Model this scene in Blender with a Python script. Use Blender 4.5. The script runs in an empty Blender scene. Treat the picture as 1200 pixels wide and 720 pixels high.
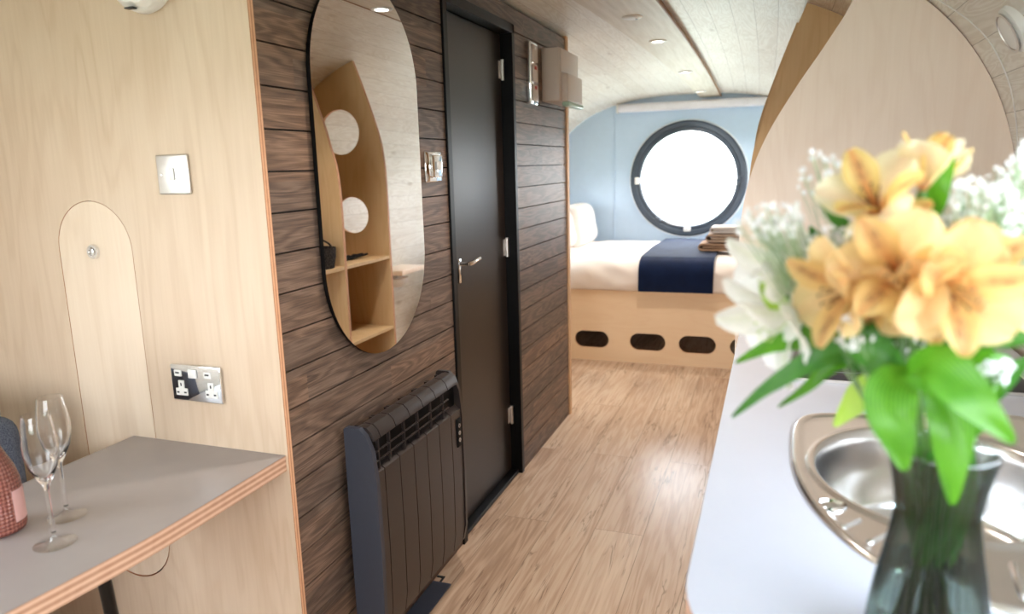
import bpy, bmesh, math, random
from math import sin, cos, pi, radians, sqrt
from mathutils import Vector, Matrix, noise, geometry
random.seed(7)
COL = bpy.context.scene.collection
W = -1.058            # corridor face of the dark plank wall
CAMH = 1.40

# ------------------------------------------------------------------ camera
F_PX = 847.22
YAW, PIT, ROL = -0.348808, -0.1913277, -0.0264407
def cam_axes():
    cy, sy, cp, sp = cos(YAW), sin(YAW), cos(PIT), sin(PIT)
    fwd = Vector((sy*cp, cy*cp, sp)); right = Vector((cy, -sy, 0)); up = right.cross(fwd)
    c, s = cos(ROL), sin(ROL)
    return c*right + s*up, -s*right + c*up, fwd
CR, CU, CF = cam_axes()
def at(px, py, Y):
    d = CR*((px-600)/F_PX) - CU*((py-360)/F_PX) + CF
    return Vector((0, 0, CAMH)) + d*(Y/d.y)

# ------------------------------------------------------------------ materials
def new_mat(name):
    m = bpy.data.materials.new(name); m.use_nodes = True
    nt = m.node_tree; nt.nodes.clear()
    return m, nt
class NT:
    def __init__(s, name):
        s.m, s.t = new_mat(name)
        s.out = s.n('ShaderNodeOutputMaterial')
    def n(s, typ, **kw):
        nd = s.t.nodes.new(typ)
        for k, v in kw.items():
            if k.startswith('i_'):
                key = k[2:]
                key = int(key) if key.isdigit() else key.replace('_', ' ')
                nd.inputs[key].default_value = v
            else: setattr(nd, k, v)
        return nd
    def l(s, a, b): s.t.links.new(a, b)
    def math(s, op, a, b=None, c=None):
        nd = s.n('ShaderNodeMath', operation=op)
        for i, v in enumerate((a, b, c)):
            if v is None: continue
            if isinstance(v, (int, float)): nd.inputs[i].default_value = v
            else: s.l(v, nd.inputs[i])
        return nd.outputs[0]
    def mix(s, fac, a, b, blend='MIX'):
        nd = s.n('ShaderNodeMix', data_type='RGBA', blend_type=blend)
        for i, v in ((0, fac), (6, a), (7, b)):
            if isinstance(v, (int, float)): nd.inputs[i].default_value = v
            elif isinstance(v, tuple): nd.inputs[i].default_value = (*v[:3], 1)
            else: s.l(v, nd.inputs[i])
        return nd.outputs[2]
    def coord(s, kind='Object', scale=(1, 1, 1), loc=(0, 0, 0)):
        tc = s.n('ShaderNodeTexCoord'); mp = s.n('ShaderNodeMapping')
        s.l(tc.outputs[kind], mp.inputs[0])
        mp.inputs['Scale'].default_value = scale; mp.inputs['Location'].default_value = loc
        return mp.outputs[0]
    def noise(s, vec, scale=5, detail=3, rough=.5, dist=0):
        nd = s.n('ShaderNodeTexNoise'); s.l(vec, nd.inputs['Vector'])
        nd.inputs['Scale'].default_value = scale; nd.inputs['Detail'].default_value = detail
        nd.inputs['Roughness'].default_value = rough; nd.inputs['Distortion'].default_value = dist
        return nd.outputs[0]
    def ramp(s, fac, stops):
        nd = s.n('ShaderNodeValToRGB'); s.l(fac, nd.inputs[0])
        el = nd.color_ramp.elements
        while len(el) < len(stops): el.new(.5)
        for e, (p, c) in zip(el, stops):
            e.position = p; e.color = (*c[:3], 1) if isinstance(c, tuple) else (c, c, c, 1)
        return nd.outputs[0]
    def sep(s, vec):
        nd = s.n('ShaderNodeSeparateXYZ'); s.l(vec, nd.inputs[0]); return nd.outputs
    def comb(s, x, y, z):
        nd = s.n('ShaderNodeCombineXYZ')
        for i, v in enumerate((x, y, z)):
            if isinstance(v, (int, float)): nd.inputs[i].default_value = v
            else: s.l(v, nd.inputs[i])
        return nd.outputs[0]
    def bump(s, h, strength=.2, dist=.01):
        nd = s.n('ShaderNodeBump'); s.l(h, nd.inputs['Height'])
        nd.inputs['Strength'].default_value = strength; nd.inputs['Distance'].default_value = dist
        return nd.outputs[0]
    def bsdf(s, color, rough=.5, metal=0, spec=.5, normal=None, **kw):
        b = s.n('ShaderNodeBsdfPrincipled')
        if isinstance(color, tuple): b.inputs['Base Color'].default_value = (*color[:3], 1)
        else: s.l(color, b.inputs['Base Color'])
        if isinstance(rough, (int, float)): b.inputs['Roughness'].default_value = rough
        else: s.l(rough, b.inputs['Roughness'])
        b.inputs['Metallic'].default_value = metal
        b.inputs['Specular IOR Level'].default_value = spec
        if normal is not None: s.l(normal, b.inputs['Normal'])
        for k, v in kw.items(): b.inputs[k.replace('_', ' ')].default_value = v
        s.l(b.outputs[0], s.out.inputs[0])
        return b
def srgb(r, g, b):
    f = lambda c: (c/255/12.92) if c/255 <= .04045 else ((c/255+.055)/1.055)**2.4
    return (f(r), f(g), f(b))

def simple(name, c, rough=.5, metal=0, spec=.5, bump=0, bscale=60, vary=.06, **kw):
    t = NT(name); v = t.coord('Object')
    n = t.noise(v, bscale*.3, 3)
    f = t.ramp(n, [(.3, 1-vary), (.7, 1+0*vary)])
    col = t.mix(1.0, c, f, 'MULTIPLY')
    nm = t.bump(t.noise(v, bscale*4, 2), bump, .003) if bump else None
    t.bsdf(col, rough, metal, spec, nm, **kw)
    return t.m

def plywood(name, light, dark, axis='z', gscale=1.0, rough=.5):
    t = NT(name)
    sc = {'z': (3.2, 3.2, .55), 'x': (.55, 3.2, 3.2), 'y': (3.2, .55, 3.2)}[axis]
    v = t.coord('Object', tuple(a*gscale for a in sc))
    n1 = t.noise(v, 1.3, 3, .55, .35)
    rings = t.math('SINE', t.math('MULTIPLY', n1, 70))
    rr = t.ramp(t.math('MULTIPLY_ADD', rings, .5, .5), [(0., 0.), (.65, .25), (1., 1.)])
    sf = {'z': (90, 90, 3), 'x': (3, 90, 90), 'y': (90, 3, 90)}[axis]
    fine = t.noise(t.coord('Object', sf), 1.5, 4, .6)
    blot = t.noise(t.coord('Object', (1.5, 1.5, 1.0)), 1.4, 3)
    f = t.math('ADD', t.math('MULTIPLY', rr, .12), t.math('ADD', t.math('MULTIPLY', fine, .3), t.math('MULTIPLY', blot, .6)))
    col = t.ramp(f, [(.22, light), (.95, dark)])
    t.bsdf(col, rough, 0, .35, t.bump(fine, .04, .002))
    return t.m
def ply_edge(name, axis, a=srgb(230, 182, 146), b=srgb(184, 128, 94), n=1/.0044, white=None):
    t = NT(name); s = t.sep(t.coord('Object'))
    w = t.math('SINE', t.math('MULTIPLY', s['xyz'.index(axis)], n*2*pi*.5))
    nz = t.noise(t.coord('Object', (30, 30, 30)), 2, 3)
    f = t.math('ADD', t.math('MULTIPLY_ADD', w, .3, .35), t.math('MULTIPLY', nz, .3))
    t.bsdf(t.ramp(f, [(.2, a), (.85, b)]), .6, 0, .3)
    return t.m
def dark_planks():
    t = NT('dark stained planks'); o = t.sep(t.coord('Object'))
    row = t.math('FLOOR', t.math('DIVIDE', t.math('ADD', o[2], .0995), .0925))
    seg = t.math('FLOOR', t.math('ADD', t.math('DIVIDE', o[1], 1.1), t.math('MULTIPLY', row, .37)))
    wn = t.n('ShaderNodeTexWhiteNoise', noise_dimensions='2D'); t.l(t.comb(row, seg, 0), wn.inputs['Vector'])
    off = wn.outputs['Value']
    v = t.comb(t.math('MULTIPLY', off, 9), t.math('ADD', t.math('MULTIPLY', o[1], 1.0), t.math('MULTIPLY', off, 37)), t.math('MULTIPLY', o[2], 9))
    n1 = t.noise(v, 1.5, 3, .5, .5)
    rings = t.math('SINE', t.math('MULTIPLY', n1, 60))
    rr = t.math('MULTIPLY_ADD', rings, .5, .5)
    fv = t.comb(0, t.math('MULTIPLY', o[1], 8), t.math('MULTIPLY', o[2], 420))
    fine = t.noise(fv, 1.0, 3, .6)
    f = t.math('ADD', t.math('MULTIPLY', rr, .22), t.math('MULTIPLY', fine, .82))
    c = t.ramp(f, [(.25, srgb(72, 60, 53)), (.52, srgb(110, 92, 81)), (.85, srgb(150, 130, 116))])
    tint = t.ramp(off, [(0, (.70, .67, .66)), (.5, (.95, .92, .9)), (1, (1.22, 1.08, .96))])
    c = t.mix(1.0, c, tint, 'MULTIPLY')
    t.bsdf(c, .45, 0, .4, t.bump(t.math('ADD', t.math('MULTIPLY', rr, .5), fine), .15, .0015))
    return t.m
def white_planks():
    t = NT('whitewashed pine planks'); tc = t.n('ShaderNodeTexCoord'); o = t.sep(tc.outputs['UV'])
    p = t.math('DIVIDE', o[1], .1)
    row = t.math('FLOOR', p); fr = t.math('FRACT', p)
    wn = t.n('ShaderNodeTexWhiteNoise', noise_dimensions='1D'); t.l(row, wn.inputs['W'])
    off = wn.outputs['Value']
    v = t.comb(t.math('MULTIPLY', off, 11), t.math('ADD', t.math('MULTIPLY', o[0], 1.1), t.math('MULTIPLY', off, 29)), t.math('MULTIPLY', o[1], 8))
    n1 = t.noise(v, 1.6, 3, .5, .6)
    rr = t.math('MULTIPLY_ADD', t.math('SINE', t.math('MULTIPLY', n1, 80)), .5, .5)
    blot = t.noise(t.comb(o[0], o[1], 0), 3, 3)
    f = t.math('ADD', t.math('MULTIPLY', rr, .3), t.math('ADD', t.math('MULTIPLY', off, .25), t.math('MULTIPLY', blot, .5)))
    c = t.ramp(f, [(.2, srgb(240, 236, 228)), (.9, srgb(212, 202, 188))])
    vo = t.n('ShaderNodeTexVoronoi'); t.l(t.comb(t.math('MULTIPLY', o[0], 2.3), t.math('MULTIPLY', o[1], 7), 0), vo.inputs['Vector']); vo.inputs['Scale'].default_value = 1
    knot = t.ramp(vo.outputs['Distance'], [(.05, 1.), (.13, 0.)])
    c = t.mix(t.math('MULTIPLY', knot, .35), c, srgb(140, 115, 92))
    edge = t.math('ABSOLUTE', t.math('SUBTRACT', fr, .5))
    g = t.ramp(edge, [(.485, 0.), (.495, 1.)])
    c = t.mix(t.math('MULTIPLY', g, .55), c, srgb(120, 104, 88))
    h = t.math('SUBTRACT', t.math('MULTIPLY', rr, .15), t.math('MULTIPLY', g, 1.5))
    t.bsdf(c, .4, 0, .45, t.bump(h, .3, .003))
    return t.m
def floor_layer():
    t = NT('oak laminate floor'); o = t.sep(t.coord('Object'))
    vec = t.comb(t.math('ADD', o[1], -2.56+1.47*4), t.math('ADD', o[0], .80+.19*12), 0)
    br = t.n('ShaderNodeTexBrick'); t.l(vec, br.inputs['Vector'])
    br.offset = .5; br.offset_frequency = 2
    for k, val in (('Scale', 1), ('Mortar Size', .0012), ('Brick Width', 1.47), ('Row Height', .19), ('Mortar Smooth', 0), ('Bias', 0)):
        br.inputs[k].default_value = val
    br.inputs['Color1'].default_value = (0, 0, 0, 1); br.inputs['Color2'].default_value = (1, 1, 1, 1); br.inputs['Mortar'].default_value = (.5, .5, .5, 1)
    rnd = t.n('ShaderNodeSeparateColor'); t.l(br.outputs['Color'], rnd.inputs[0]); r = rnd.outputs[0]
    v = t.comb(t.math('MULTIPLY', o[0], 8.5), t.math('ADD', t.math('MULTIPLY', o[1], .5), t.math('MULTIPLY', r, 23)), t.math('MULTIPLY', r, 7))
    n1 = t.noise(v, 1.7, 3, .5, .15)
    rr = t.math('MULTIPLY_ADD', t.math('SINE', t.math('MULTIPLY', n1, 55)), .5, .5)
    fine = t.noise(t.comb(t.math('MULTIPLY', o[0], 130), t.math('MULTIPLY', o[1], 4), 0), 1.5, 4, .6)
    blot = t.noise(v, .8, 2)
    f = t.math('ADD', t.math('MULTIPLY', rr, .16), t.math('ADD', t.math('MULTIPLY', fine, .3), t.math('ADD', t.math('MULTIPLY', blot, .45), t.math('MULTIPLY', r, .2))))
    c = t.ramp(f, [(.28, srgb(220, 198, 176)), (.6, srgb(194, 166, 143)), (.85, srgb(154, 124, 103))])
    # dark heart cracks
    cr = t.noise(t.comb(t.math('MULTIPLY', o[0], 12), t.math('ADD', t.math('MULTIPLY', o[1], .8), t.math('MULTIPLY', r, 51)), 3), 1.4, 4, .6, .5)
    crk = t.ramp(t.math('ABSOLUTE', t.math('SUBTRACT', cr, .5)), [(0., 1.), (.018, 0.)])
    gate = t.ramp(t.noise(t.comb(t.math('MULTIPLY', o[0], 3), t.math('MULTIPLY', o[1], 1.2), r), 2.2, 2), [(.48, 0.), (.56, 1.)])
    c = t.mix(t.math('MULTIPLY', t.math('MULTIPLY', crk, gate), .6), c, srgb(92, 66, 50))
    c = t.mix(t.math('MULTIPLY', br.outputs['Fac'], .6), c, srgb(92, 72, 58))
    t.bsdf(c, .24, 0, .5, t.bump(fine, .04, .002))
    return t.m
def glass_mat(name, tint=(1, 1, 1), ior=1.45, rough=0.0):
    t = NT(name); g = t.n('ShaderNodeBsdfGlass'); g.inputs['Color'].default_value = (*tint, 1)
    g.inputs['IOR'].default_value = ior; g.inputs['Roughness'].default_value = rough
    v = t.coord('Object'); t.l(t.bump(t.noise(v, 3, 1), .004, .001), g.inputs['Normal'])
    t.l(g.outputs[0], t.out.inputs[0]); return t.m
def thin_glass(name, tint=(1, 1, 1), refl=1.45, rough=.02, density=1.0, ribs=0):
    t = NT(name)
    tr = t.n('ShaderNodeBsdfTransparent'); tr.inputs[0].default_value = (*tint, 1)
    gl = t.n('ShaderNodeBsdfGlossy'); gl.inputs['Roughness'].default_value = rough
    lw = t.n('ShaderNodeLayerWeight'); lw.inputs[0].default_value = .5
    fr = t.math('MULTIPLY_ADD', t.math('POWER', lw.outputs['Facing'], 3.5), .85, .05*(refl-1)/.5)
    mx = t.n('ShaderNodeMixShader'); t.l(fr, mx.inputs[0]); t.l(tr.outputs[0], mx.inputs[1]); t.l(gl.outputs[0], mx.inputs[2])
    t.l(mx.outputs[0], t.out.inputs[0]); return t.m
def vase_glass(name, tint, edge):
    t = NT(name); lw = t.n('ShaderNodeLayerWeight'); lw.inputs[0].default_value = .5
    f = t.math('POWER', lw.outputs['Facing'], 1.3)
    tr = t.n('ShaderNodeBsdfTransparent'); t.l(t.mix(f, tint, edge), tr.inputs[0])
    gl = t.n('ShaderNodeBsdfGlossy'); gl.inputs['Roughness'].default_value = .05
    mx = t.n('ShaderNodeMixShader'); t.l(t.math('MULTIPLY_ADD', t.math('POWER', lw.outputs['Facing'], 3), .8, .06), mx.inputs[0])
    t.l(tr.outputs[0], mx.inputs[1]); t.l(gl.outputs[0], mx.inputs[2]); t.l(mx.outputs[0], t.out.inputs[0]); return t.m
def emit(name, c, s):
    t = NT(name); e = t.n('ShaderNodeEmission'); e.inputs[0].default_value = (*c, 1); e.inputs[1].default_value = s
    t.l(e.outputs[0], t.out.inputs[0]); return t.m
def petal_mat(name, base, tip, streak, streak_amt, dark=None, trans=.5):
    t = NT(name); tc = t.n('ShaderNodeTexCoord'); uv = t.sep(tc.outputs['UV'])
    c = t.ramp(uv[1], [(0., streak), (.32, base), (1., tip)])
    a = t.math('ABSOLUTE', t.math('SUBTRACT', uv[0], .5))
    mid = t.ramp(a, [(.02, 1.), (.3, 0.)])
    dn = t.noise(t.comb(t.math('MULTIPLY', uv[0], 26), t.math('MULTIPLY', uv[1], 4), 0), 1.5, 2)
    c = t.mix(t.math('MULTIPLY', mid, streak_amt), c, streak)
    if dark:
        band = t.ramp(uv[1], [(.45, 0.), (.6, 1.), (.8, 1.), (.9, 0.)])
        d = t.math('MULTIPLY', t.ramp(dn, [(.5, 0.), (.58, 1.)]), t.math('MULTIPLY', band, mid))
        c = t.mix(t.math('MULTIPLY', d, .75), c, dark)
    lines = t.ramp(dn, [(.3, .92), (.7, 1.05)])
    c = t.mix(1.0, c, lines, 'MULTIPLY')
    b = t.n('ShaderNodeBsdfPrincipled'); t.l(c, b.inputs['Base Color']); b.inputs['Roughness'].default_value = .5
    tl = t.n('ShaderNodeBsdfTranslucent'); t.l(c, tl.inputs[0])
    mx = t.n('ShaderNodeMixShader'); mx.inputs[0].default_value = trans
    t.l(b.outputs[0], mx.inputs[1]); t.l(tl.outputs[0], mx.inputs[2]); t.l(mx.outputs[0], t.out.inputs[0])
    return t.m
def leaf_mat(name, a, b_):
    t = NT(name); tc = t.n('ShaderNodeTexCoord'); uv = t.sep(tc.outputs['UV'])
    s = t.math('MULTIPLY_ADD', t.math('SINE', t.math('MULTIPLY', uv[0], 75)), .5, .5)
    n = t.noise(t.coord('Object'), 30, 2)
    f = t.math('ADD', t.math('MULTIPLY', s, .35), t.math('MULTIPLY', n, .6))
    c = t.ramp(f, [(.2, a), (.8, b_)])
    b = t.n('ShaderNodeBsdfPrincipled'); t.l(c, b.inputs['Base Color']); b.inputs['Roughness'].default_value = .38
    tl = t.n('ShaderNodeBsdfTranslucent'); t.l(c, tl.inputs[0])
    mx = t.n('ShaderNodeMixShader'); mx.inputs[0].default_value = .4
    t.l(b.outputs[0], mx.inputs[1]); t.l(tl.outputs[0], mx.inputs[2]); t.l(mx.outputs[0], t.out.inputs[0])
    return t.m
def brushed(name, c=(.75, .74, .73), rough=.25):
    t = NT(name); n = t.noise(t.coord('Object', (40, 300, 40)), 2, 3)
    t.bsdf(t.mix(n, tuple(x*.92 for x in c), c), t.math('MULTIPLY_ADD', n, .12, rough-.04), 1.0)
    return t.m
def tweed(name, a, b_, sc=420):
    t = NT(name); n = t.noise(t.coord('Object'), sc, 2, .7)
    t.bsdf(t.ramp(n, [(.35, a), (.65, b_)]), .9, 0, .2, t.bump(n, .4, .002)); return t.m

M = {}
M['ply'] = plywood('birch plywood', srgb(220, 200, 178), srgb(186, 157, 128))
M['ply_inlay'] = plywood('birch plywood inlay', srgb(232, 214, 194), srgb(206, 180, 152))
M['ply_fin'] = plywood('pale birch plywood', srgb(248, 231, 216), srgb(232, 209, 190))
M['ply_shaded'] = plywood('shaded birch plywood', srgb(226, 196, 152), srgb(198, 158, 108))  # same plywood as the fin, shade between panels put into a browner colour
M['ply_bed'] = plywood('bed plywood', srgb(246, 224, 194), srgb(232, 202, 166), 'x')
M['edge_y'] = ply_edge('plywood edge layers', 'y')
M['edge_z'] = ply_edge('worktop plywood edge layers', 'z', srgb(222, 184, 158), srgb(176, 130, 104), 1/.0065)
M['edge_x'] = ply_edge('plywood board edge layers', 'x')
M['dark'] = dark_planks()
M['gap'] = simple('black gap', (.01, .01, .01), .8)
M['pine'] = white_planks()
M['floor'] = floor_layer()
M['laminate'] = simple('white worktop laminate', srgb(200, 203, 216), .22, bump=.01, vary=.02)
M['greylam'] = simple('grey desk laminate', srgb(150, 142, 140), .38, bump=.02, vary=.04)
M['blue'] = simple('light blue painted board', srgb(188, 210, 232), .5, vary=.03)
M['white'] = simple('white plastic', srgb(232, 230, 226), .35, vary=.02)
M['offwhite'] = simple('beige plastic', srgb(206, 192, 182), .35, vary=.03)
M['black'] = simple('black satin frame', srgb(8, 8, 9), .4, spec=.25, vary=.1)
M['door'] = simple('dark brown door laminate', srgb(42, 33, 28), .3, spec=.4, bump=.1, vary=.12, bscale=120)
M['chrome'] = simple('polished chrome', (.86, .86, .87), .06, 1.0, vary=.02)
M['steel'] = brushed('brushed steel', (.72, .69, .67), .34)
M['sink'] = simple('sink steel', (.86, .85, .85), .2, 1.0, vary=.01)
M['rad'] = simple('anthracite radiator paint', srgb(62, 54, 52), .28, .45, bump=.05, vary=.05, bscale=200)
M['rad_lit_end'] = simple('daylit radiator end paint', srgb(58, 62, 74), .42, .2, bump=.1, vary=.05, bscale=200)  # bluish daylight falling on the near end put into its colour
M['radblack'] = simple('black radiator grille', srgb(4, 4, 5), .6, spec=.2)
M['ring'] = simple('dark grey window ring', srgb(62, 72, 84), .35, vary=.06)
M['seal'] = simple('white sealant', srgb(225, 232, 240), .5)
M['mirror'] = simple('mirror silver', (.93, .93, .93), .0, 1.0, vary=0)
M['pane'] = thin_glass('window glass', (1, 1, 1), 1.3)
M['duvet'] = simple('white cotton duvet', srgb(240, 232, 226), .9, spec=.1, bump=.15, vary=.03, bscale=25)
M['sheetpink'] = simple('cream pillow cotton', srgb(236, 222, 212), .9, spec=.1, bump=.15, vary=.04)
M['navy'] = simple('navy velvet', srgb(15, 32, 66), .85, spec=.12, bump=.5, vary=.35, bscale=40, Sheen_Weight=.12, Sheen_Roughness=.5)
M['towel_t'] = tweed('taupe towel', srgb(150, 126, 108), srgb(186, 164, 146))
M['towel_b'] = tweed('brown towel', srgb(140, 108, 84), srgb(176, 146, 120))
M['towel_w'] = tweed('pale grey towel', srgb(196, 190, 188), srgb(226, 220, 216))
M['wicker'] = tweed('black wicker', srgb(16, 15, 15), srgb(70, 64, 60), 160)
M['blackcloth'] = tweed('black cloth', srgb(12, 12, 12), srgb(40, 40, 40))
M['fabric'] = tweed('slate blue upholstery', srgb(58, 66, 84), srgb(112, 118, 132))
M['glass'] = glass_mat('clear drinking glass', (1, 1, 1), 1.45)
M['footglass'] = thin_glass('thin clear glass', (.995, .995, 1), 1.8, .03)
M['lamp'] = emit('downlight diffuser', (1, .95, .88), 14)
M['hob'] = simple('black ceramic hob', srgb(46, 46, 54), .22, spec=.2, vary=.05)
M['grey'] = simple('hob ring print', srgb(150, 150, 156), .3)
M['mat'] = simple('slate blue floor strip', srgb(66, 72, 88), .5, bump=.1)  # dark slate blue for the thin strip under the radiator
M['pink'] = simple('pale pink label', srgb(226, 176, 170), .5)
M['red'] = simple('red switch mark', srgb(190, 60, 50), .4)
M['green'] = simple('pale green plastic', srgb(170, 200, 180), .3)
M['blind'] = simple('white blind cassette', srgb(225, 225, 232), .5)
M['grout'] = simple('dark cable', srgb(30, 30, 30), .5)
M['vase'] = vase_glass('smoked ribbed glass', (.76, .80, .79), (.20, .24, .23))
M['water'] = glass_mat('vase water', (.93, .97, .93), 1.33)
M['stem'] = simple('green stem', srgb(78, 120, 48), .45, vary=.2)
M['palestem'] = simple('pale green stem', srgb(150, 176, 130), .5, vary=.2)
M['leaf'] = leaf_mat('bright green leaf', srgb(62, 128, 20), srgb(112, 176, 48))
M['leafd'] = leaf_mat('deep green leaf', srgb(44, 104, 34), srgb(90, 152, 60))
M['leafl'] = leaf_mat('lime green leaf', srgb(172, 214, 74), srgb(206, 232, 120))
M['p_or'] = petal_mat('amber petal', srgb(236, 202, 138), srgb(240, 216, 164), srgb(228, 150, 92), .25)
M['p_ori'] = petal_mat('striped amber petal', srgb(234, 196, 126), srgb(234, 202, 138), srgb(222, 122, 70), .42, srgb(92, 66, 44))
M['p_ye'] = petal_mat('pale yellow petal', srgb(246, 234, 190), srgb(250, 242, 212), srgb(230, 160, 112), .3)
M['p_yei'] = petal_mat('striped pale yellow petal', srgb(238, 214, 140), srgb(236, 210, 134), srgb(226, 112, 66), .55, srgb(96, 74, 44))
M['p_wh'] = petal_mat('white petal', srgb(250, 249, 246), srgb(253, 253, 252), srgb(224, 232, 196), .15)
M['p_whi'] = petal_mat('white inner petal', srgb(249, 248, 242), srgb(251, 250, 246), srgb(206, 222, 156), .22)
M['gyp'] = petal_mat('tiny white blossom', srgb(250, 250, 252), srgb(250, 250, 252), srgb(250, 250, 250), .1, None, .4)
M['anther'] = simple('brown anther', srgb(120, 84, 50), .7)
def rose_glass():
    t = NT('pink quilted bottle glass'); v = t.coord('Object')
    s = t.sep(v)
    ang = t.math('ARCTAN2', s[1], s[0])
    a = t.math('SINE', t.math('ADD', t.math('MULTIPLY', ang, 20), t.math('MULTIPLY', s[2], 420)))
    b = t.math('SINE', t.math('SUBTRACT', t.math('MULTIPLY', ang, 20), t.math('MULTIPLY', s[2], 420)))
    h = t.math('MULTIPLY', a, b)
    c = t.ramp(t.math('MULTIPLY_ADD', h, .5, .5), [(.2, srgb(200, 128, 112)), (.8, srgb(150, 82, 74))])
    t.bsdf(c, .15, 0, .6, t.bump(h, .5, .003), Transmission_Weight=.35)
    return t.m
M['rose'] = rose_glass()

# ------------------------------------------------------------------ mesh building
def setp(o, label=None, cat=None, group=None, kind=None, category=None):
    cat = cat or category
    for k, v in (('label', label), ('category', cat), ('group', group), ('kind', kind)):
        if v: o[k] = v
    return o
def thing(name, label, cat, loc, group=None, rotz=0):
    o = bpy.data.objects.new(name, None); COL.objects.link(o); o.location = loc; o.rotation_euler = (0, 0, rotz)
    o.empty_display_size = .05
    return setp(o, label, cat, group)
def world_loc(o):
    m = Matrix.Identity(4)
    while o is not None:
        m = Matrix.LocRotScale(o.location, o.rotation_euler, None) @ m; o = o.parent
    return m
class MB:
    def __init__(s): s.v = []; s.f = []; s.mi = []; s.uv = {}
    def add(s, verts, faces, mi=0, uvs=None):
        b = len(s.v); s.v += [Vector(p) for p in verts]
        for k, f in enumerate(faces):
            if uvs is not None: s.uv[len(s.f)] = [uvs[i] for i in f]
            s.f.append([i+b for i in f]); s.mi.append(mi)
        return s
    def box(s, a, b, mi=0, bev=0, seg=2, M4=None):
        bm = bmesh.new(); bmesh.ops.create_cube(bm, size=1)
        a = Vector(a); b = Vector(b); c = (a+b)/2; d = b-a
        for v in bm.verts: v.co = Vector((v.co.x*d.x, v.co.y*d.y, v.co.z*d.z)) + c
        if bev: bmesh.ops.bevel(bm, geom=list(bm.edges), offset=bev, segments=seg, affect='EDGES', profile=.5)
        s.bm(bm, mi, M4); return s
    def bm(s, bm, mi=0, M4=None):
        bm.verts.index_update()
        vs = [(M4 @ v.co) if M4 else v.co.copy() for v in bm.verts]
        s.add(vs, [[v.index for v in f.verts] for f in bm.faces], mi); bm.free(); return s
    def lathe(s, prof, c=(0, 0, 0), n=32, mi=0, axis='z', closed=False, rib=None):
        c = Vector(c); vs = []; fs = []; uv = []
        for k in range(n):
            a = 2*pi*k/n
            for j, (r, h) in enumerate(prof):
                if rib: r = r + rib(a, h)
                p = Vector((r*cos(a), r*sin(a), h))
                if axis == 'x': p = Vector((p.z, p.x, p.y))
                elif axis == 'y': p = Vector((p.x, p.z, p.y))
                elif axis != 'z': p = axis @ p
                vs.append(p+c)
        m = len(prof)
        for k in range(n):
            k2 = (k+1) % n
            for j in range(m-1 if not closed else m):
                j2 = (j+1) % m
                fs.append([k*m+j, k2*m+j, k2*m+j2, k*m+j2])
        s.add(vs, fs, mi); return s
    def tube(s, path, r, n=10, mi=0, cap=True):
        path = [Vector(p) for p in path]
        rs = r if isinstance(r, (list, tuple)) else [r]*len(path)
        vs = []; fs = []; up = Vector((0, 0, 1)); prev = None
        for i, p in enumerate(path):
            t = (path[min(i+1, len(path)-1)]-path[max(i-1, 0)])
            t = t.normalized() if t.length > 1e-9 else Vector((0, 0, 1))
            if prev is None:
                x = t.cross(up) if abs(t.dot(up)) < .95 else t.cross(Vector((1, 0, 0)))
            else: x = prev - t*prev.dot(t)
            x.normalize(); y = t.cross(x); prev = x
            for k in range(n):
                a = 2*pi*k/n; vs.append(p + (x*cos(a)+y*sin(a))*rs[i])
        for i in range(len(path)-1):
            for k in range(n):
                k2 = (k+1) % n; fs.append([i*n+k, i*n+k2, (i+1)*n+k2, (i+1)*n+k])
        if cap:
            fs.append(list(range(n))[::-1]); fs.append([(len(path)-1)*n+k for k in range(n)])
        s.add(vs, fs, mi); return s
    def plate(s, loops, t0, t1, axis='y', mi=0, mie=None):
        """loops: list of 2D outlines (first outer, rest holes) extruded between t0 and t1 along axis"""
        mie = mi if mie is None else mie
        def P(u, v, t):
            return {'y': Vector((u, t, v)), 'x': Vector((t, u, v)), 'z': Vector((u, v, t))}[axis]
        flat = [p for lp in loops for p in lp]
        tris = geometry.tessellate_polygon([[Vector((p[0], p[1], 0)) for p in lp] for lp in loops])
        n = len(flat)
        s.add([P(*p, t0) for p in flat], [list(t) for t in tris], mi)
        s.add([P(*p, t1) for p in flat], [list(t)[::-1] for t in tris], mi)
        for lp in loops:
            m = len(lp)
            s.add([P(*p, t0) for p in lp]+[P(*p, t1) for p in lp], [[i, (i+1) % m, (i+1) % m+m, i+m] for i in range(m)], mie)
        return s
    def grid(s, fn, nu, nv, mi=0, closed_u=False, uvf=None):
        vs = []; uv = []
        for i in range(nu+1):
            for j in range(nv+1):
                vs.append(fn(i/nu, j/nv)); uv.append(uvf(i/nu, j/nv) if uvf else (i/nu, j/nv))
        fs = [[i*(nv+1)+j, (i+1)*(nv+1)+j, (i+1)*(nv+1)+j+1, i*(nv+1)+j+1] for i in range(nu) for j in range(nv)]
        s.add(vs, fs, mi, uv); return s
    def build(s, name, mats, parent=None, loc=None, smooth=35, weld=True, recalc=True, **props):
        if not isinstance(mats, (list, tuple)): mats = [mats]
        if parent is not None:
            inv = world_loc(parent).inverted()
            vs = [inv @ p for p in s.v]
        else:
            if loc is None:
                if props.get('kind') == 'structure': loc = (0, 0, 0)
                else:
                    xs = [p.x for p in s.v]; ys = [p.y for p in s.v]; zs = [p.z for p in s.v]
                    loc = ((min(xs)+max(xs))/2, (min(ys)+max(ys))/2, min(zs))
            L = Vector(loc); vs = [p-L for p in s.v]
        me = bpy.data.meshes.new(name); me.from_pydata([tuple(p) for p in vs], [], s.f)
        for m in mats: me.materials.append(M[m] if isinstance(m, str) else m)
        if s.uv:
            ul = me.uv_layers.new(name='UVMap')
            for p in me.polygons:
                u = s.uv.get(p.index)
                if u:
                    for k, li in enumerate(p.loop_indices): ul.data[li].uv = u[k]
        for p, mi in zip(me.polygons, s.mi): p.material_index = mi
        bm = bmesh.new(); bm.from_mesh(me)
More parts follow.
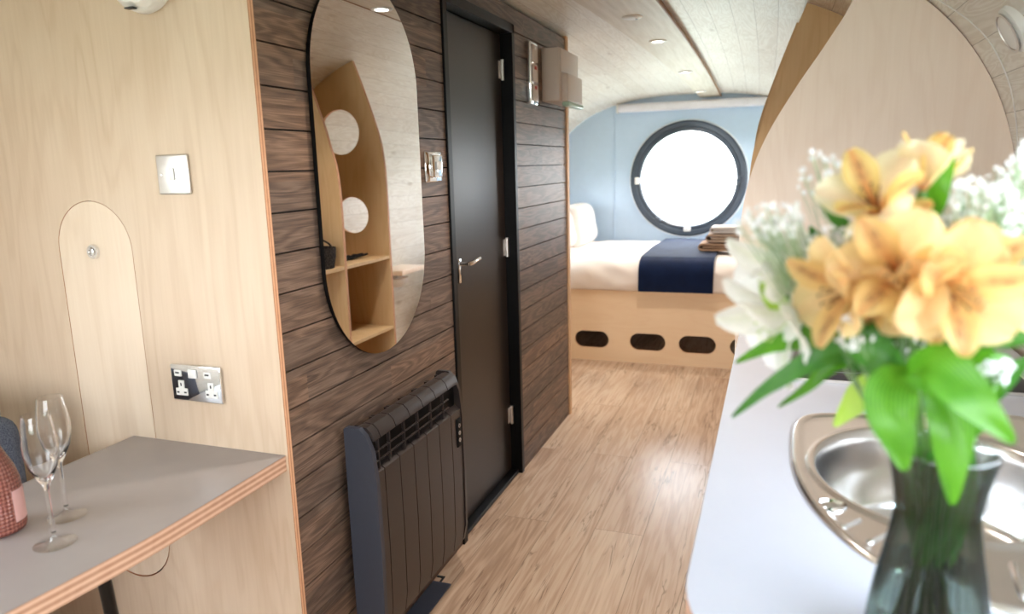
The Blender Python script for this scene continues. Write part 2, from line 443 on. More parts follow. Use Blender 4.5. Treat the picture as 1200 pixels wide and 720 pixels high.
        if weld: bmesh.ops.remove_doubles(bm, verts=bm.verts, dist=1e-5)
        if recalc: bmesh.ops.recalc_face_normals(bm, faces=bm.faces)
        bm.to_mesh(me); bm.free()
        if smooth:
            me.polygons.foreach_set('use_smooth', [True]*len(me.polygons))
            me.set_sharp_from_angle(angle=radians(smooth))
        me.update()
        o = bpy.data.objects.new(name, me); COL.objects.link(o)
        if parent is not None: o.parent = parent
        else: o.location = loc
        return setp(o, **props)
def circle(cx, cy, r, n=48, ry=None):
    ry = ry or r
    return [(cx+r*cos(2*pi*k/n), cy+ry*sin(2*pi*k/n)) for k in range(n)]
def stadium_h(cx, cy, w, h, n=12):
    r = h/2; a = w/2-r
    return [(cx+a+r*cos(t), cy+r*sin(t)) for t in [-pi/2+pi*k/n for k in range(n+1)]] + \
           [(cx-a+r*cos(t), cy+r*sin(t)) for t in [pi/2+pi*k/n for k in range(n+1)]]
def stadium_v(cx, z0, z1, w, n=20):
    r = w/2
    return [(cx+r*cos(t), z1-r+r*sin(t)) for t in [pi*k/n for k in range(n+1)]] + \
           [(cx+r*cos(t), z0+r+r*sin(t)) for t in [pi+pi*k/n for k in range(n+1)]]
def rrect(x0, y0, x1, y1, r, n=5):
    out = []
    for cx, cy, a0 in ((x1-r, y1-r, 0), (x0+r, y1-r, pi/2), (x0+r, y0+r, pi), (x1-r, y0+r, 3*pi/2)):
        out += [(cx+r*cos(a0+pi/2*k/n), cy+r*sin(a0+pi/2*k/n)) for k in range(n+1)]
    return out
def smooth_curve(pts, n=8, closed=False):
    pts = [Vector(p) for p in pts]; out = []; m = len(pts)
    rng = range(m if closed else m-1)
    for i in rng:
        if closed: p0, p1, p2, p3 = pts[(i-1) % m], pts[i], pts[(i+1) % m], pts[(i+2) % m]
        else: p0, p1, p2, p3 = pts[max(i-1, 0)], pts[i], pts[i+1], pts[min(i+2, m-1)]
        for k in range(n):
            t = k/n
            out.append(.5*((2*p1)+(-p0+p2)*t+(2*p0-5*p1+4*p2-p3)*t*t+(-p0+3*p1-3*p2+p3)*t**3))
    if not closed: out.append(pts[-1])
    return out

# ------------------------------------------------------------------ the pod shell
XC, Z0, NE = -.70, 1.10, 2.6
YEND, YREAR = 6.40, -1.50
def shell(y):
    if y > 3.2: s = ((y-3.2)/3.2)**2
    elif y < .6: s = ((.6-y)/3.2)**2
    else: s = 0
    return 1.32-.09*s, .98-.125*s
def ne(y, side):
    if side > 0: return NE
    k = min(1, max(0, (2.8-y)/1.2)); return NE+1.6*k*k*(3-2*k)
def hull_pt(q, y):
    """q in 0..1 from left floor over the ceiling to right floor"""
    w, h = shell(y)
    if q < .2: return Vector((XC-w, y, Z0*q/.2))
    if q > .8: return Vector((XC+w, y, Z0*(1-q)/.2))
    a = pi*(1-(q-.2)/.6)
    c, s_ = cos(a), sin(a)
    e_ = 2/ne(y, c)
    return Vector((XC+w*math.copysign(abs(c)**e_, c), y, Z0+h*abs(s_)**e_))
def hull_z(x, y):
    w, h = shell(y); u = min(abs(x-XC)/w, .9999)
    n_ = ne(y, x-XC)
    return Z0+h*(1-u**n_)**(1/n_)
def hull_x(z, y, side=1):
    w, h = shell(y)
    if z <= Z0: return XC+side*w
    n_ = ne(y, side)
    return XC+side*w*(1-((z-Z0)/h)**n_)**(1/n_)
# arc length table for plank coordinates
NQ = 140
qs = [i/NQ for i in range(NQ+1)]
arc = [0]
for i in range(NQ): arc.append(arc[-1]+(hull_pt(qs[i+1], 2)-hull_pt(qs[i], 2)).length)
ys = [YREAR+(YEND-YREAR)*k/80 for k in range(81)]
def q_at_z(z, side):
    best = min(range(NQ+1), key=lambda i: abs(hull_pt(qs[i], 4 if side > 0 else 1).z-z)+(0 if (hull_pt(qs[i], 1).x > XC) == (side > 0) else 9))
    return best
wl = (q_at_z(.98, -1), q_at_z(1.62, -1)); wr = (q_at_z(1.58, 1), q_at_z(1.18, 1))
WINS = {'left': (wl[0], wl[1], -.55, .45), 'right': (wr[0], wr[1], -.35, 1.15),  # the right window is added out of frame, for light on the worktop
        'added_bedleft': (q_at_z(.98, -1), q_at_z(1.55, -1), 4.75, 5.85), 'added_bedright': (q_at_z(1.6, 1), q_at_z(1.1, 1), 5.35, 6.15)}  # both bed windows are added out of view to brighten the bedroom
qc0 = q_at_z(1.9, -1); qc1 = q_at_z(1.9, 1)
def hull_part(name, i0, i1, wins=()):
    mb = MB()
    for i in range(i0, i1):
        for k in range(80):
            ym = (ys[k]+ys[k+1])/2
            if any(w[0] <= i < w[1] and w[2] <= ym <= w[3] for w in wins): continue
            c = [(i, k), (i+1, k), (i+1, k+1), (i, k+1)]
            mb.add([hull_pt(qs[a], ys[b]) for a, b in c], [[0, 1, 2, 3]], 0, [(ys[b], arc[a]) for a, b in c])
    o = mb.build(name, ['pine'], kind='structure', recalc=False)
    return o
hull_part('wall_outer_left', 0, qc0, (WINS['left'], WINS['added_bedleft']))
hull_part('ceiling', qc0, qc1)
hull_part('wall_outer_right', qc1, NQ, (WINS['right'], WINS['added_bedright']))

def side_window(name, key):
    a, b, y0, y1 = WINS[key]; a, b = min(a, b), max(a, b)
    k0 = min(k for k in range(80) if y0 <= (ys[k]+ys[k+1])/2 <= y1); k1 = 1+max(k for k in range(80) if y0 <= (ys[k]+ys[k+1])/2 <= y1)
    mb = MB(); mb.grid(lambda u, v: hull_pt(qs[a]+(qs[b]-qs[a])*u, ys[k0]+(ys[k1]-ys[k0])*v), 6, 1)
    o = mb.build(name, ['pane'], kind='structure')
    fr = MB()
    loop = [hull_pt(qs[i], ys[k0]) for i in range(a, b+1)]+[hull_pt(qs[b], ys[k]) for k in range(k0, k1+1)] + \
           [hull_pt(qs[i], ys[k1]) for i in range(b, a-1, -1)]+[hull_pt(qs[a], ys[k]) for k in range(k1, k0-1, -1)]
    fr.tube(loop, .022, 6, cap=False)
    fr.build('window_frame', ['ring'], parent=o)
    return (hull_pt(qs[a], ys[k0]), hull_pt(qs[b], ys[k0]), hull_pt(qs[b], ys[k1]), hull_pt(qs[a], ys[k1]))
qL = side_window('window_2', 'left'); qR = side_window('added_window_3', 'right'); qBL = side_window('added_window_5', 'added_bedleft'); qBR = side_window('added_window_6', 'added_bedright')  # right, bed left and bed right are added light openings

# floor
MB().plate([[(-2.06, YREAR), (.66, YREAR), (.66, YEND), (-2.06, YEND)]], -.05, 0, 'z').build('floor', ['floor'], kind='structure')
# ground outside
MB().plate([[(-30, -30), (30, -30), (30, 40), (-30, 40)]], -.75, -.7, 'z').build('ground', [simple('pale gravel ground', srgb(190, 196, 178), .9, vary=.3, bscale=8)], kind='structure')

# end wall, round window
WC = (-.70, 1.262)
def end_ring(r, y): return [Vector((WC[0]+r*cos(2*pi*k/96), y, WC[1]+r*sin(2*pi*k/96))) for k in range(96)]
def end_outer(y):
    out = []
    prof = [hull_pt(q, y) for q in qs]+[Vector((-2.0, y, 0))]
    w, h = shell(y)
    for k in range(96):
        a = 2*pi*k/96; d = Vector((cos(a), 0, sin(a)))
        lo, hi = .3, 3.
        for _ in range(40):
            m = (lo+hi)/2; p = Vector((WC[0], y, WC[1]))+d*m
            inside = p.z > 0 and abs(p.x-XC) < w and (p.z < Z0 or p.z < hull_z(p.x, y))
            if inside: lo = m
            else: hi = m
        out.append(Vector((WC[0], y, WC[1]))+d*lo)
    return out
mb = MB(); ye = YEND-.02
A = end_ring(.455, ye); B = end_outer(ye); A2 = end_ring(.455, ye+.06); B2 = end_outer(ye)
for R0, R1 in ((A, B), (A, A2)):
    mb.add(R0+R1, [[k, (k+1) % 96, (k+1) % 96+96, k+96] for k in range(96)])
mb.build('wall_end', ['blue'], kind='structure', smooth=30)
win = MB()
win.lathe([(.40, 0), (.40, .004)], (WC[0], ye+.03, WC[1]), 96, axis='y')
w1 = MB().plate([circle(WC[0], WC[1], .405, 96)], ye+.03, ye+.036, 'y').build('window_1', ['pane'], kind='structure', smooth=None)
MB().lathe([(.397, .05), (.397, -.012), (.408, -.022), (.43, -.020), (.438, -.034), (.468, -.034), (.483, -.022), (.485, 0), (.485, .01), (.455, .05)], (WC[0], ye-.001, WC[1]), 96, axis='y', closed=True).build('window_frame', ['ring'], parent=w1)
MB().lathe([(.485, 0), (.487, -.008), (.494, -.006), (.497, 0)], (WC[0], ye, WC[1]), 96, axis='y', closed=True).build('window_seal', ['seal'], parent=w1)
for ang in (181, 271, 235, 358):
    a = radians(ang); c = Vector((WC[0]+.425*cos(a), ye-.03, WC[1]+.425*sin(a)))
    mt = Matrix.Translation(c) @ Matrix.Rotation(-(a), 4, 'Y')
    m2 = MB(); m2.box((-.018, -.02, -.03), (.018, .006, .03), 0, .006, M4=mt); m2.box((-.03, -.03, -.01), (.012, -.018, .01), 0, .004, M4=mt)
    m2.build('window_latch', ['white' if ang in (181, 271) else 'ring'], parent=w1)
# panel joints of end wall
for x in (-1.33, -.07):
    MB().box((x-.004, ye-.006, .7), (x+.004, ye, hull_z(x, ye)-.01), 0, .002).build('trim_1', ['blue'], kind='structure')
# rear wall with glazed opening (behind the camera)
mb = MB(); RX = (-1.42, -.08, .70, 1.72)
N = 60; wv = shell(YREAR)[0]
for i in range(N):
    x0 = XC-wv+2*wv*i/N; x1 = XC-wv+2*wv*(i+1)/N; xm = (x0+x1)/2
    z0, z1 = hull_z(x0, YREAR), hull_z(x1, YREAR)
    if RX[0] < xm < RX[1]:
        mb.add([(x0, YREAR, 0), (x1, YREAR, 0), (x1, YREAR, RX[2]), (x0, YREAR, RX[2])], [[0, 1, 2, 3]], 0, [(x0, 0), (x1, 0), (x1, .7), (x0, .7)])
        mb.add([(x0, YREAR, RX[3]), (x1, YREAR, RX[3]), (x1, YREAR, z1), (x0, YREAR, z0)], [[0, 1, 2, 3]], 0, [(x0, 1.8), (x1, 1.8), (x1, z1), (x0, z0)])
    else: mb.add([(x0, YREAR, 0), (x1, YREAR, 0), (x1, YREAR, z1), (x0, YREAR, z0)], [[0, 1, 2, 3]], 0, [(x0, 0), (x1, 0), (x1, z1), (x0, z0)])
mb.build('wall_rear', ['pine'], kind='structure')
w4 = MB().plate([[(RX[0], RX[2]), (RX[1], RX[2]), (RX[1], RX[3]), (RX[0], RX[3])]], YREAR-.004, YREAR, 'y').build('window_4', ['pane'], kind='structure', smooth=None)
fr = MB()
for a, b in (((RX[0], RX[2]), (RX[0]+.06, RX[3])), ((RX[1]-.06, RX[2]), (RX[1], RX[3])), ((-.78, RX[2]), (-.72, RX[3])), ((RX[0], RX[2]), (RX[1], RX[2]+.06)), ((RX[0], RX[3]-.06), (RX[1], RX[3]))):
    fr.box((a[0], YREAR-.02, a[1]), (b[0], YREAR+.03, b[1]), 0, .004)
fr.build('window_frame', ['ring'], parent=w4)

# ceiling strip with brown edge
mb = MB(); n = 24; xl = lambda y: -.795+(y-2.9)/(6.35-2.9)*.18; xr = lambda y: -.487+(y-2.9)/(6.35-2.9)*.035
def strip(u, y, drop): return Vector((xl(y)+(xr(y)-xl(y))*u, y, 0))
ya, yb = .2, YEND-.02
for k in range(n):
    y0 = ya+(yb-ya)*k/n; y1 = ya+(yb-ya)*(k+1)/n
    f = lambda x, y, d: (x, y, hull_z(XC, y)-d)
    a, b, c, d = xl(max(y0, 1)), xr(max(y0, 1)), xr(max(y1, 1)), xl(max(y1, 1))
    P = [f(a, y0, .03), f(b, y0, .03), f(c, y1, .03), f(d, y1, .03), f(a, y0, -.004), f(b, y0, -.004), f(c, y1, -.004), f(d, y1, -.004)]
    mb.add(P, [[0, 1, 2, 3]], 0, [(y0, 0), (y0, .3), (y1, .3), (y1, 0)]*2)
    mb.add(P, [[0, 3, 7, 4]], 0, [(0, 0)]*8)
    mb.add(P, [[1, 2, 6, 5]], 1, [(0, 0)]*8)
st = NT('pale strip timber'); sn = st.noise(st.coord('Object', (30, 2, 30)), 1.5, 3)
st.bsdf(st.ramp(sn, [(.3, srgb(222, 212, 196)), (.75, srgb(198, 184, 164))]), .45)
mb.build('trim_2', [st.m, simple('brown strip edge', srgb(150, 112, 78), .6)], kind='structure')
# slim brown nosing along the right edge of the strip
mb = MB(); mb.tube([(xr(max(y, 1))+.004, y, hull_z(XC, y)-.026) for y in [ya+(yb-ya)*k/30 for k in range(31)]], .007, 6)
mb.build('trim_3', [simple('brown nosing', srgb(150, 112, 78), .6)], kind='structure')

def downlight(x, y, label, zdrop=.03):
    z = hull_z(x if zdrop == 0 else XC, y)-zdrop
    t = thing('downlight', label, 'ceiling light', (x, y, z), 'recessed downlights in the ceiling strip')
    MB().lathe([(.028, -.001), (.030, -.006), (.044, -.005), (.048, 0), (.044, .003), (.028, .003)], (x, y, z), 32, closed=True).build('trim_ring', ['white'], parent=t)
    MB().lathe([(.0005, -.0015), (.028, -.0015), (.028, .001), (.0005, .001)], (x, y, z), 24, closed=True).build('diffuser', ['lamp'], parent=t)
    L = bpy.data.lights.new('downlight_lamp', 'SPOT'); L.energy = 36; L.spot_size = radians(110); L.spot_blend = .8; L.color = (1, .90, .80); L.shadow_soft_size = .03
    lo = bpy.data.objects.new('downlight_lamp', L); COL.objects.link(lo); lo.location = (x, y, z-.012)
downlight(-.62, 4.09, 'recessed downlight nearest the smoke detector on the ceiling strip')
downlight(-.60, 5.20, 'recessed downlight midway along the visible ceiling strip')
downlight(-.585, 6.08, 'recessed downlight at the far end of the strip above the round window')
downlight(-.535, 2.78, 'recessed downlight seen only in the tall mirror')
downlight(-.64, 1.72, 'added unseen downlight on the strip, brightening the open shelf fin')  # added above the frame so the fin panel gets more light
# smoke detector
t = thing('smoke_detector', 'round flat white smoke detector on the pale ceiling strip before the downlights', 'smoke detector', (-.635, 3.43, hull_z(XC, 3.43)-.03))
z = hull_z(XC, 3.43)-.03
MB().lathe([(.0005, -.009), (.03, -.009), (.042, -.006), (.046, -.002), (.046, 0), (.0005, 0)], (-.635, 3.43, z), 36).build('housing', ['white'], parent=t)
MB().lathe([(.0005, -.012), (.006, -.012), (.008, -.0092), (.0005, -.0092)], (-.615, 3.43, z), 16, closed=True).build('test_button', ['chrome'], parent=t)

# ------------------------------------------------------------------ dark plank wall with the door
PIT_ = .0925; ZR = [1.774+PIT_*k for k in range(-20, 5)]
DY0, DY1, DZ = 2.295, 3.003, 1.983
mb = MB()
def boards(y0, y1, za, zb):
    for z0 in ZR:
        a, b = max(z0+.0021, za), min(z0+PIT_-.0021, zb)
        if b-a > .006: mb.box((W-.016, y0, a), (W, y1, b))
ztop = 2.05
boards(1.349, DY0, 0.002, ztop); boards(DY1, 3.815, 0.002, ztop); boards(DY0, DY1, DZ, ztop)
mb.box((W-.03, 1.349, 0), (W-.017, DY0, ztop+.01), 1); mb.box((W-.03, DY1, 0), (W-.017, 3.815, ztop+.01), 1); mb.box((W-.03, DY0, DZ), (W-.017, DY1, ztop+.01), 1)
mb.build('wall_left', ['dark', 'gap'], kind='structure', weld=False)
# end post and back wall of the bathroom box
MB().box((W-.08, 3.815, 0), (W+.008, 3.852, hull_z(W, 3.85)-.002), 0, .001, 1).build('trim_4', [simple('tan plywood edge', srgb(214, 172, 132), .6, vary=.15)], kind='structure')
prof = lambda y, x0, x1, n=20: [(x0+(x1-x0)*k/n, hull_z(x0+(x1-x0)*k/n, y)-.004) for k in range(n+1)]
MB().plate([[(W-.08, 0), *prof(3.83, W-.08, XC-shell(3.83)[0]+.01)[0:], (XC-shell(3.83)[0]+.006, 0)]], 3.853, 3.868, 'y').build('wall_bedroom', ['ply'], kind='structure', smooth=None)
# door
D = MB().box((W-.075, DY0+.035, .02), (W-.045, DY1-.03, DZ-.04), 0, .003, 1).build('door_1', ['door'], kind='structure')
fr = MB()
fr.box((W-.09, DY0, 0), (W+.008, DY0+.034, DZ), 0, .002, 1)
fr.box((W-.09, DY1-.03, 0), (W+.008, DY1, DZ), 0, .002, 1)
fr.box((W-.09, DY0, DZ-.038), (W+.008, DY1, DZ), 0, .002, 1)
fr.box((W-.076, DY0, 0), (W-.01, DY1, .018), 0, .002, 1)
fr.build('door_frame', ['black'], parent=D, weld=False)
hy = 2.458; hz = 1.05
h = MB(); h.box((W-.046, hy-.012, hz-.075), (W-.038, hy+.012, hz+.018), 0, .003)
h.tube([(W-.04, hy, hz), (W-.002, hy, hz)], .0085, 16)
h.tube([(W-.002, hy-.004, hz), (W+.004, hy+.02, hz+.002), (W+.004, hy+.055, hz+.007), (W+.003, hy+.095, hz+.010)], [.009, .0095, .009, .008], 16)
h.build('door_handle', ['chrome'], parent=D)
for zc in (1.80, 1.055, .285):
    h = MB(); yy = DY1-.036
    h.tube([(W-.036, yy, zc-.042), (W-.036, yy, zc+.042)], .0075, 14)
    h.box((W-.045, yy-.028, zc-.036), (W-.041, yy+.004, zc+.036), 0, .0015, 1)
    h.build('hinge', ['steel'], parent=D)

# ply wall carrying the desk, with arched flap
yp = 1.33
xl0 = XC-shell(yp)[0]+.004
outer = [(-1.056, 0), (-1.056, hull_z(-1.056, yp)-.004)]+[(x, z) for x, z in prof(yp, -1.10, xl0, 30)]+[(xl0, 0)]
arch = stadium_v(-1.578, .338, 1.346, .243, 24)
PW = MB().plate([outer, arch], yp, yp+.018, 'y', 0, 1).build('wall_desk', ['ply', 'edge_y'], kind='structure', smooth=None)
MB().plate([stadium_v(-1.5785, .342, 1.3445, .2395, 24)], yp+.0008, yp+.016, 'y', 0, 1).build('flap', ['ply_inlay', 'edge_y'], parent=PW, smooth=None)
MB().plate([stadium_v(-1.578, .33, 1.355, .26, 24)], yp+.0185, yp+.022, 'y').build('flap_backing', ['gap'], parent=PW, smooth=None)
l = MB(); c = (-1.582, yp, 1.221)
l.lathe([(.009, -.001), (.011, -.006), (.017, -.006), (.019, -.001), (.019, .0)], c, 28, axis='y')
l.lathe([(.0005, .003), (.010, .003), (.0095, -.001)], c, 24, axis='y'); l.box((c[0]-.004, yp-.006, c[2]-.011), (c[0]+.004, yp+.002, c[2]+.008), 0, .002)
l.build('latch', ['chrome'], parent=PW)

# light switch & socket on the ply wall
def plate_thing(name, label, cat, x0, x1, z0, z1, y):
    t = thing(name, label, cat, ((x0+x1)/2, y, z0))
    MB().box((x0, y-.008, z0), (x1, y, z1), 0, .0035, 3).build('cover_plate', ['chrome' if name != 'light_switch' else 'steel'], parent=t)
    return t
t = plate_thing('light_switch', 'square brushed steel single light switch on the pale plywood wall', 'light switch', -1.345, -1.254, 1.358, 1.448, yp)
MB().box((-1.3065, yp-.012, 1.390), (-1.2925, yp-.0075, 1.418), 0, .002).build('rocker', ['white'], parent=t)
for x in (-1.331, -1.268):
    MB().lathe([(.0005, -.0095), (.003, -.0095), (.0035, -.008)], (x, yp, 1.403), 12, axis='y').build('screw', ['steel'], parent=t)
t = plate_thing('power_socket', 'polished chrome double power socket above the grey desk', 'socket', -1.376, -1.224, .858, .950, yp)
for s, cx in enumerate((-1.345, -1.255)):
    z0 = .872
    m = MB(); m.box((cx-.018, yp-.0095, z0), (cx+.018, yp-.0078, z0+.018), 0, .001, 1); m.box((cx-.009, yp-.0095, z0+.016), (cx+.009, yp-.0078, z0+.038), 0, .001, 1)
    m.box((cx-.018, yp-.0095, z0+.048), (cx+.004, yp-.0078, z0+.064), 0, .001, 1)
    so = m.build('socket_insert', ['white'], parent=t, weld=False)
    for dx, dz, a, b in ((0, .028, .0018, .004), (-.011, .008, .0035, .002), (.011, .008, .0035, .002), (-.008, .057, .006, .002)):
        MB().box((cx+dx-a, yp-.0099, z0+dz-b), (cx+dx+a, yp-.0092, z0+dz+b)).build('socket_slot', ['grout'], parent=so)
for cx in (-1.305,):
    MB().box((cx-.014, yp-.012, .918), (cx+.012, yp-.0078, .94), 0, .002).build('rocker', ['white'], parent=t)

# white round wall light near the top of the ply wall
t = thing('wall_light', 'white rounded wall light at the top edge of the plywood wall', 'wall light', (-1.31, yp, 1.76))
MB().lathe([(.0005, -.075), (.03, -.073), (.058, -.06), (.072, -.035), (.075, -.01), (.07, 0)], (-1.315, yp, 1.826), 40, axis='y').build('body', ['white'], parent=t)
MB().lathe([(.0005, -.085), (.022, -.084), (.04, -.075), (.045, -.055)], (-1.276, yp, 1.800), 32, axis='y').build('sensor_dome', ['white'], parent=t)
MB().box((-1.33, yp-.060, 1.7545), (-1.306, yp-.045, 1.7585), 0, .002).build('slot', ['grout'], parent=t)

# ------------------------------------------------------------------ desk
t = thing('desk', 'grey laminate desk with plywood edge fixed to the pale plywood wall', 'desk', (-1.3, .9, 0))
dt, db = .745, .706
out = [(-1.53, 1.3295), (-1.53, .45), (-1.16, .45), (-1.125, .52), (-1.10, .62), (-1.086, .72), (-1.074, .83), (-1.065, .93), (-1.063, 1.05), (-1.063, 1.3295)]
oc = [tuple(p) for p in [Vector(o) for o in out[:2]]]+[(p.x, p.y) for p in smooth_curve([Vector((*o, 0)) for o in out[2:]], 6)]
mb = MB().plate([oc], db, dt-.0015, 'z', 1, 1); mb.plate([oc], dt-.0015, dt, 'z', 0, 0)
mb.build('desktop', ['greylam', 'edge_z'], parent=t, smooth=None)
for a, b in (((-1.155, .895, .705), (-1.32, 1.06, .0)),):
    MB().tube([a, b], .0125, 14).build('leg', ['black'], parent=t)
MB().tube([(-1.40, .55, .705), (-1.45, .5, .0)], .0125, 14).build('leg', ['black'], parent=t)
MB().box((-1.25, .83, .699), (-1.11, .95, .7055), 0, .002).build('leg_plate', ['black'], parent=t)

# champagne flutes
def flute(cx, cy, H, label, s=1.0):
    z = .7455; t = thing('champagne_flute', label, 'glass', (cx, cy, z), 'champagne flutes on the grey desk')
    MB().lathe([(.0005, .0), (.034, .0), (.0355, .001), (.034, .002), (.018, .0042), (.008, .009), (.0046, .0175), (.0042, .0195)], (cx, cy, z), 48).build('foot', ['footglass'], parent=t, smooth=60)
    o = [(.0005, .020), (.0042, .022), (.0036, .05), (.0036, .10), (.005, .112), (.012, .125), (.022, .147), (.0275, .172), (.0278, .195), (.0245, .225), (.0215, .245)]
    i = [(.0207, .245), (.0236, .225), (.0268, .195), (.0265, .172), (.021, .149), (.011, .131), (.0005, .122)]
    k = H/.245
    MB().lathe([(r*s, h*k) for r, h in o+i], (cx, cy, z), 48).build('bowl', ['glass'], parent=t, smooth=60)
    return t
flute(-1.213, .858, .247, 'clear champagne flute in front, nearest the desk front edge', 1.02)
flute(-1.290, .945, .245, 'clear champagne flute behind, standing nearer the plywood wall', 1.02)
# rosé bottle
bx, by = -1.362, .862
t = thing('wine_bottle', 'pink quilted wine bottle with pale label beside the flutes', 'bottle', (bx, by, .7455))
MB().lathe([(.0005, .002), (.03, .0), (.043, .003), (.0455, .01), (.0455, .075), (.044, .10), (.038, .125), (.028, .15), (.018, .175), (.0145, .19), (.0145, .27), (.0165, .272), (.0165, .285), (.0145, .287), (.0005, .287)], (bx, by, .7455), 48).build('glass_body', ['rose'], parent=t, smooth=60)
lb = MB(); lb.grid(lambda u, v: Vector((bx+.0460*cos(radians(2+50*u)), by+.0460*sin(radians(2+50*u)), .7455+.022+.062*v)), 16, 1); lb.build('label', ['pink'], parent=t)
MB().lathe([(.0150, .20), (.0152, .20), (.0152, .268), (.0150, .268)], (bx, by, .7455), 24, closed=True).build('foil', ['pink'], parent=t)

# bench behind the desk
t = thing('bench_seat', 'slate blue upholstered bench behind the bottle at the left edge', 'bench', (-1.78, .8, 0))
MB().box((-2.0, -.2, 0), (-1.62, 1.10, .38), 0, .004).build('base', ['ply'], parent=t)
MB().box((-2.0, -.2, .385), (-1.59, 1.10, .50), 0, .03, 4).build('seat_cushion', ['fabric'], parent=t)
MB().box((-1.985, .98, .505), (-1.60, 1.11, .875), 0, .045, 5).build('back_cushion', ['fabric'], parent=t)

# ------------------------------------------------------------------ mirror
t = thing('wall_mirror', 'tall frameless stadium shaped mirror on the dark plank wall', 'mirror', (W, 1.788, .887))
ms = stadium_v(1.788, .887, 1.905, .546, 48)
MB().plate([ms], W+.012, W+.018, 'x', 0, 1).build('glass', ['mirror', 'black'], parent=t, smooth=None)
MB().plate([stadium_v(1.788, .895, 1.897, .53, 48)], W+.001, W+.0118, 'x').build('backing', ['black'], parent=t, smooth=None)

# switch beside door
t = thing('light_switch', 'polished chrome switch between the mirror and the dark door', 'light switch', (W, 2.175, 1.355))
MB().box((W, 2.117, 1.358), (W+.009, 2.236, 1.456), 0, .004, 3).build('cover_plate', ['chrome'], parent=t)
MB().box((W+.009, 2.150, 1.372), (W+.016, 2.226, 1.447), 0, .006, 3).build('raised_panel', ['chrome'], parent=t)
MB().box((W+.016, 2.176, 1.397), (W+.024, 2.206, 1.425), 0, .004, 3).build('rocker', ['white'], parent=t)

# isolator strip
t = thing('switch_strip', 'narrow vertical strip of three isolator switches beside the fuse box', 'switch', (W, 3.22, 1.675))
MB().box((W, 3.170, 1.675), (W+.022, 3.275, 1.942), 0, .003).build('cover_plate', ['chrome'], parent=t)
for k in range(3):
    z = 1.688+k*.085
    m = MB().box((W+.022, 3.185, z), (W+.028, 3.262, z+.074), 0, .003); mo = m.build('switch_module', ['offwhite'], parent=t)
    MB().box((W+.028, 3.21, z+.052), (W+.031, 3.235, z+.066), 0, .001, 1).build('indicator', ['red' if k < 2 else 'white'], parent=mo)
# fuse box
t = thing('fuse_box', 'beige plastic fuse box high on the end of the dark plank wall', 'fuse box', (W, 3.56, 1.69))
MB().box((W, 3.40, 1.70), (W+.088, 3.72, 1.943), 0, .006, 3).build('casing', ['offwhite'], parent=t)
MB().box((W+.086, 3.405, 1.832), (W+.096, 3.715, 1.94), 0, .003).build('upper_cover', ['offwhite'], parent=t)
MB().box((W+.086, 3.44, 1.70), (W+.118, 3.715, 1.828), 0, .006, 3).build('lower_flap', ['offwhite'], parent=t)
MB().box((W+.086, 3.44, 1.678), (W+.124, 3.72, 1.700), 0, .008, 3).build('flap_lip', ['green'], parent=t)

# ------------------------------------------------------------------ radiator
ry0, ry1, rz0, rz1 = 1.52, 2.085, .155, .748
xb, xf = W+.032, W+.118
t = thing('radiator', 'anthracite electric column radiator on the dark plank wall under the mirror', 'radiator', (W, 1.8, rz0))
def rsec(z_lo=rz0, off=0):
    # cross-section (x,z): front face, rounded top, back
    p = [(xb, z_lo+.01), (xf-.012, z_lo), (xf-.003+off, z_lo+.06), (xf+off, z_lo+.25), (xf-.002+off, rz1-.14), (xf-.010+off, rz1-.06), (xf-.026+off, rz1-.018), (xf-.045+off, rz1+.001), (xf-.06, rz1+.002), (xb+.006, rz1+.002), (xb, rz1-.004)]
    return p
seams = [1.572, 1.655, 1.738, 1.821, 1.906, 1.993]
edges = [ry0+.018]+seams+[ry1-.016]
# end cap
MB().plate([[(a, b) for a, b in rsec(rz0, .004)]], ry0, ry0+.017, 'y').build('end_cap', ['rad_lit_end'], parent=t, smooth=40)
MB().plate([[(a, b) for a, b in rsec(rz0, .004)]], ry1-.015, ry1, 'y').build('end_cap', ['rad'], parent=t, smooth=40)
for k in range(len(edges)-1):
    a, b = edges[k]+.002, edges[k+1]-.002
    full = rsec()
    # lower front panel, thin shell section with body behind
    ztop_ = rz1-.122
    fl = [(xb+.006, rz0+.012), (xf-.012, rz0), (xf-.003, rz0+.06), (xf, rz0+.25), (xf-.002, ztop_), (xf-.02, ztop_+.012), (xb+.006, ztop_+.012)]
    col = MB().plate([fl], a, b, 'y')
    # rounded hood
    hd = [(xf-.008, rz1-.036), (xf-.016, rz1-.015), (xf-.030, rz1-.002), (xf-.052, rz1-.0005), (xf-.062, rz1-.004), (xf-.060, rz1-.012), (xf-.045, rz1-.009), (xf-.032, rz1-.011), (xf-.022, rz1-.022), (xf-.014, rz1-.038)]
    col.plate([hd], a, b, 'y')
    col.box((xb, a, rz1-.16), (xb+.006, b, rz1-.02))
    col.box((xb, a, rz1-.022), (xf-.056, a+.008, rz1-.012)); col.box((xb, b-.008, rz1-.022), (xf-.056, b, rz1-.012))
    co = col.build('column', ['rad'], parent=t, weld=False)
    if k < 6:
        g = MB(); m = (a+b)/2
        g.box((xf-.015, m-.0016, rz1-.118), (xf-.004, m+.0016, rz1-.034), 0, .0015, 1)
        for z in (rz1-.066, rz1-.092): g.box((xf-.012, a-.002, z-.0014), (xf-.005, b+.002, z+.0014), 0, .001, 1)
        g.build('grille_bar', ['rad'], parent=co, weld=False)
MB().box((xb+.007, ry0+.018, rz1-.16), (xf-.024, ry1-.016, rz1-.024)).build('inner_core', ['radblack'], parent=t)
c = MB(); c.box((xf-.004, 2.03, .505), (xf+.003, 2.058, .60), 0, .002); cp = c.build('control_panel', ['radblack'], parent=t)
m = MB()
for z in (.528, .552, .577): m.lathe([(.004, .003), (.007, .003), (.007, .0045), (.004, .0045)], (xf, 2.044, z), 16, axis='x', closed=True)
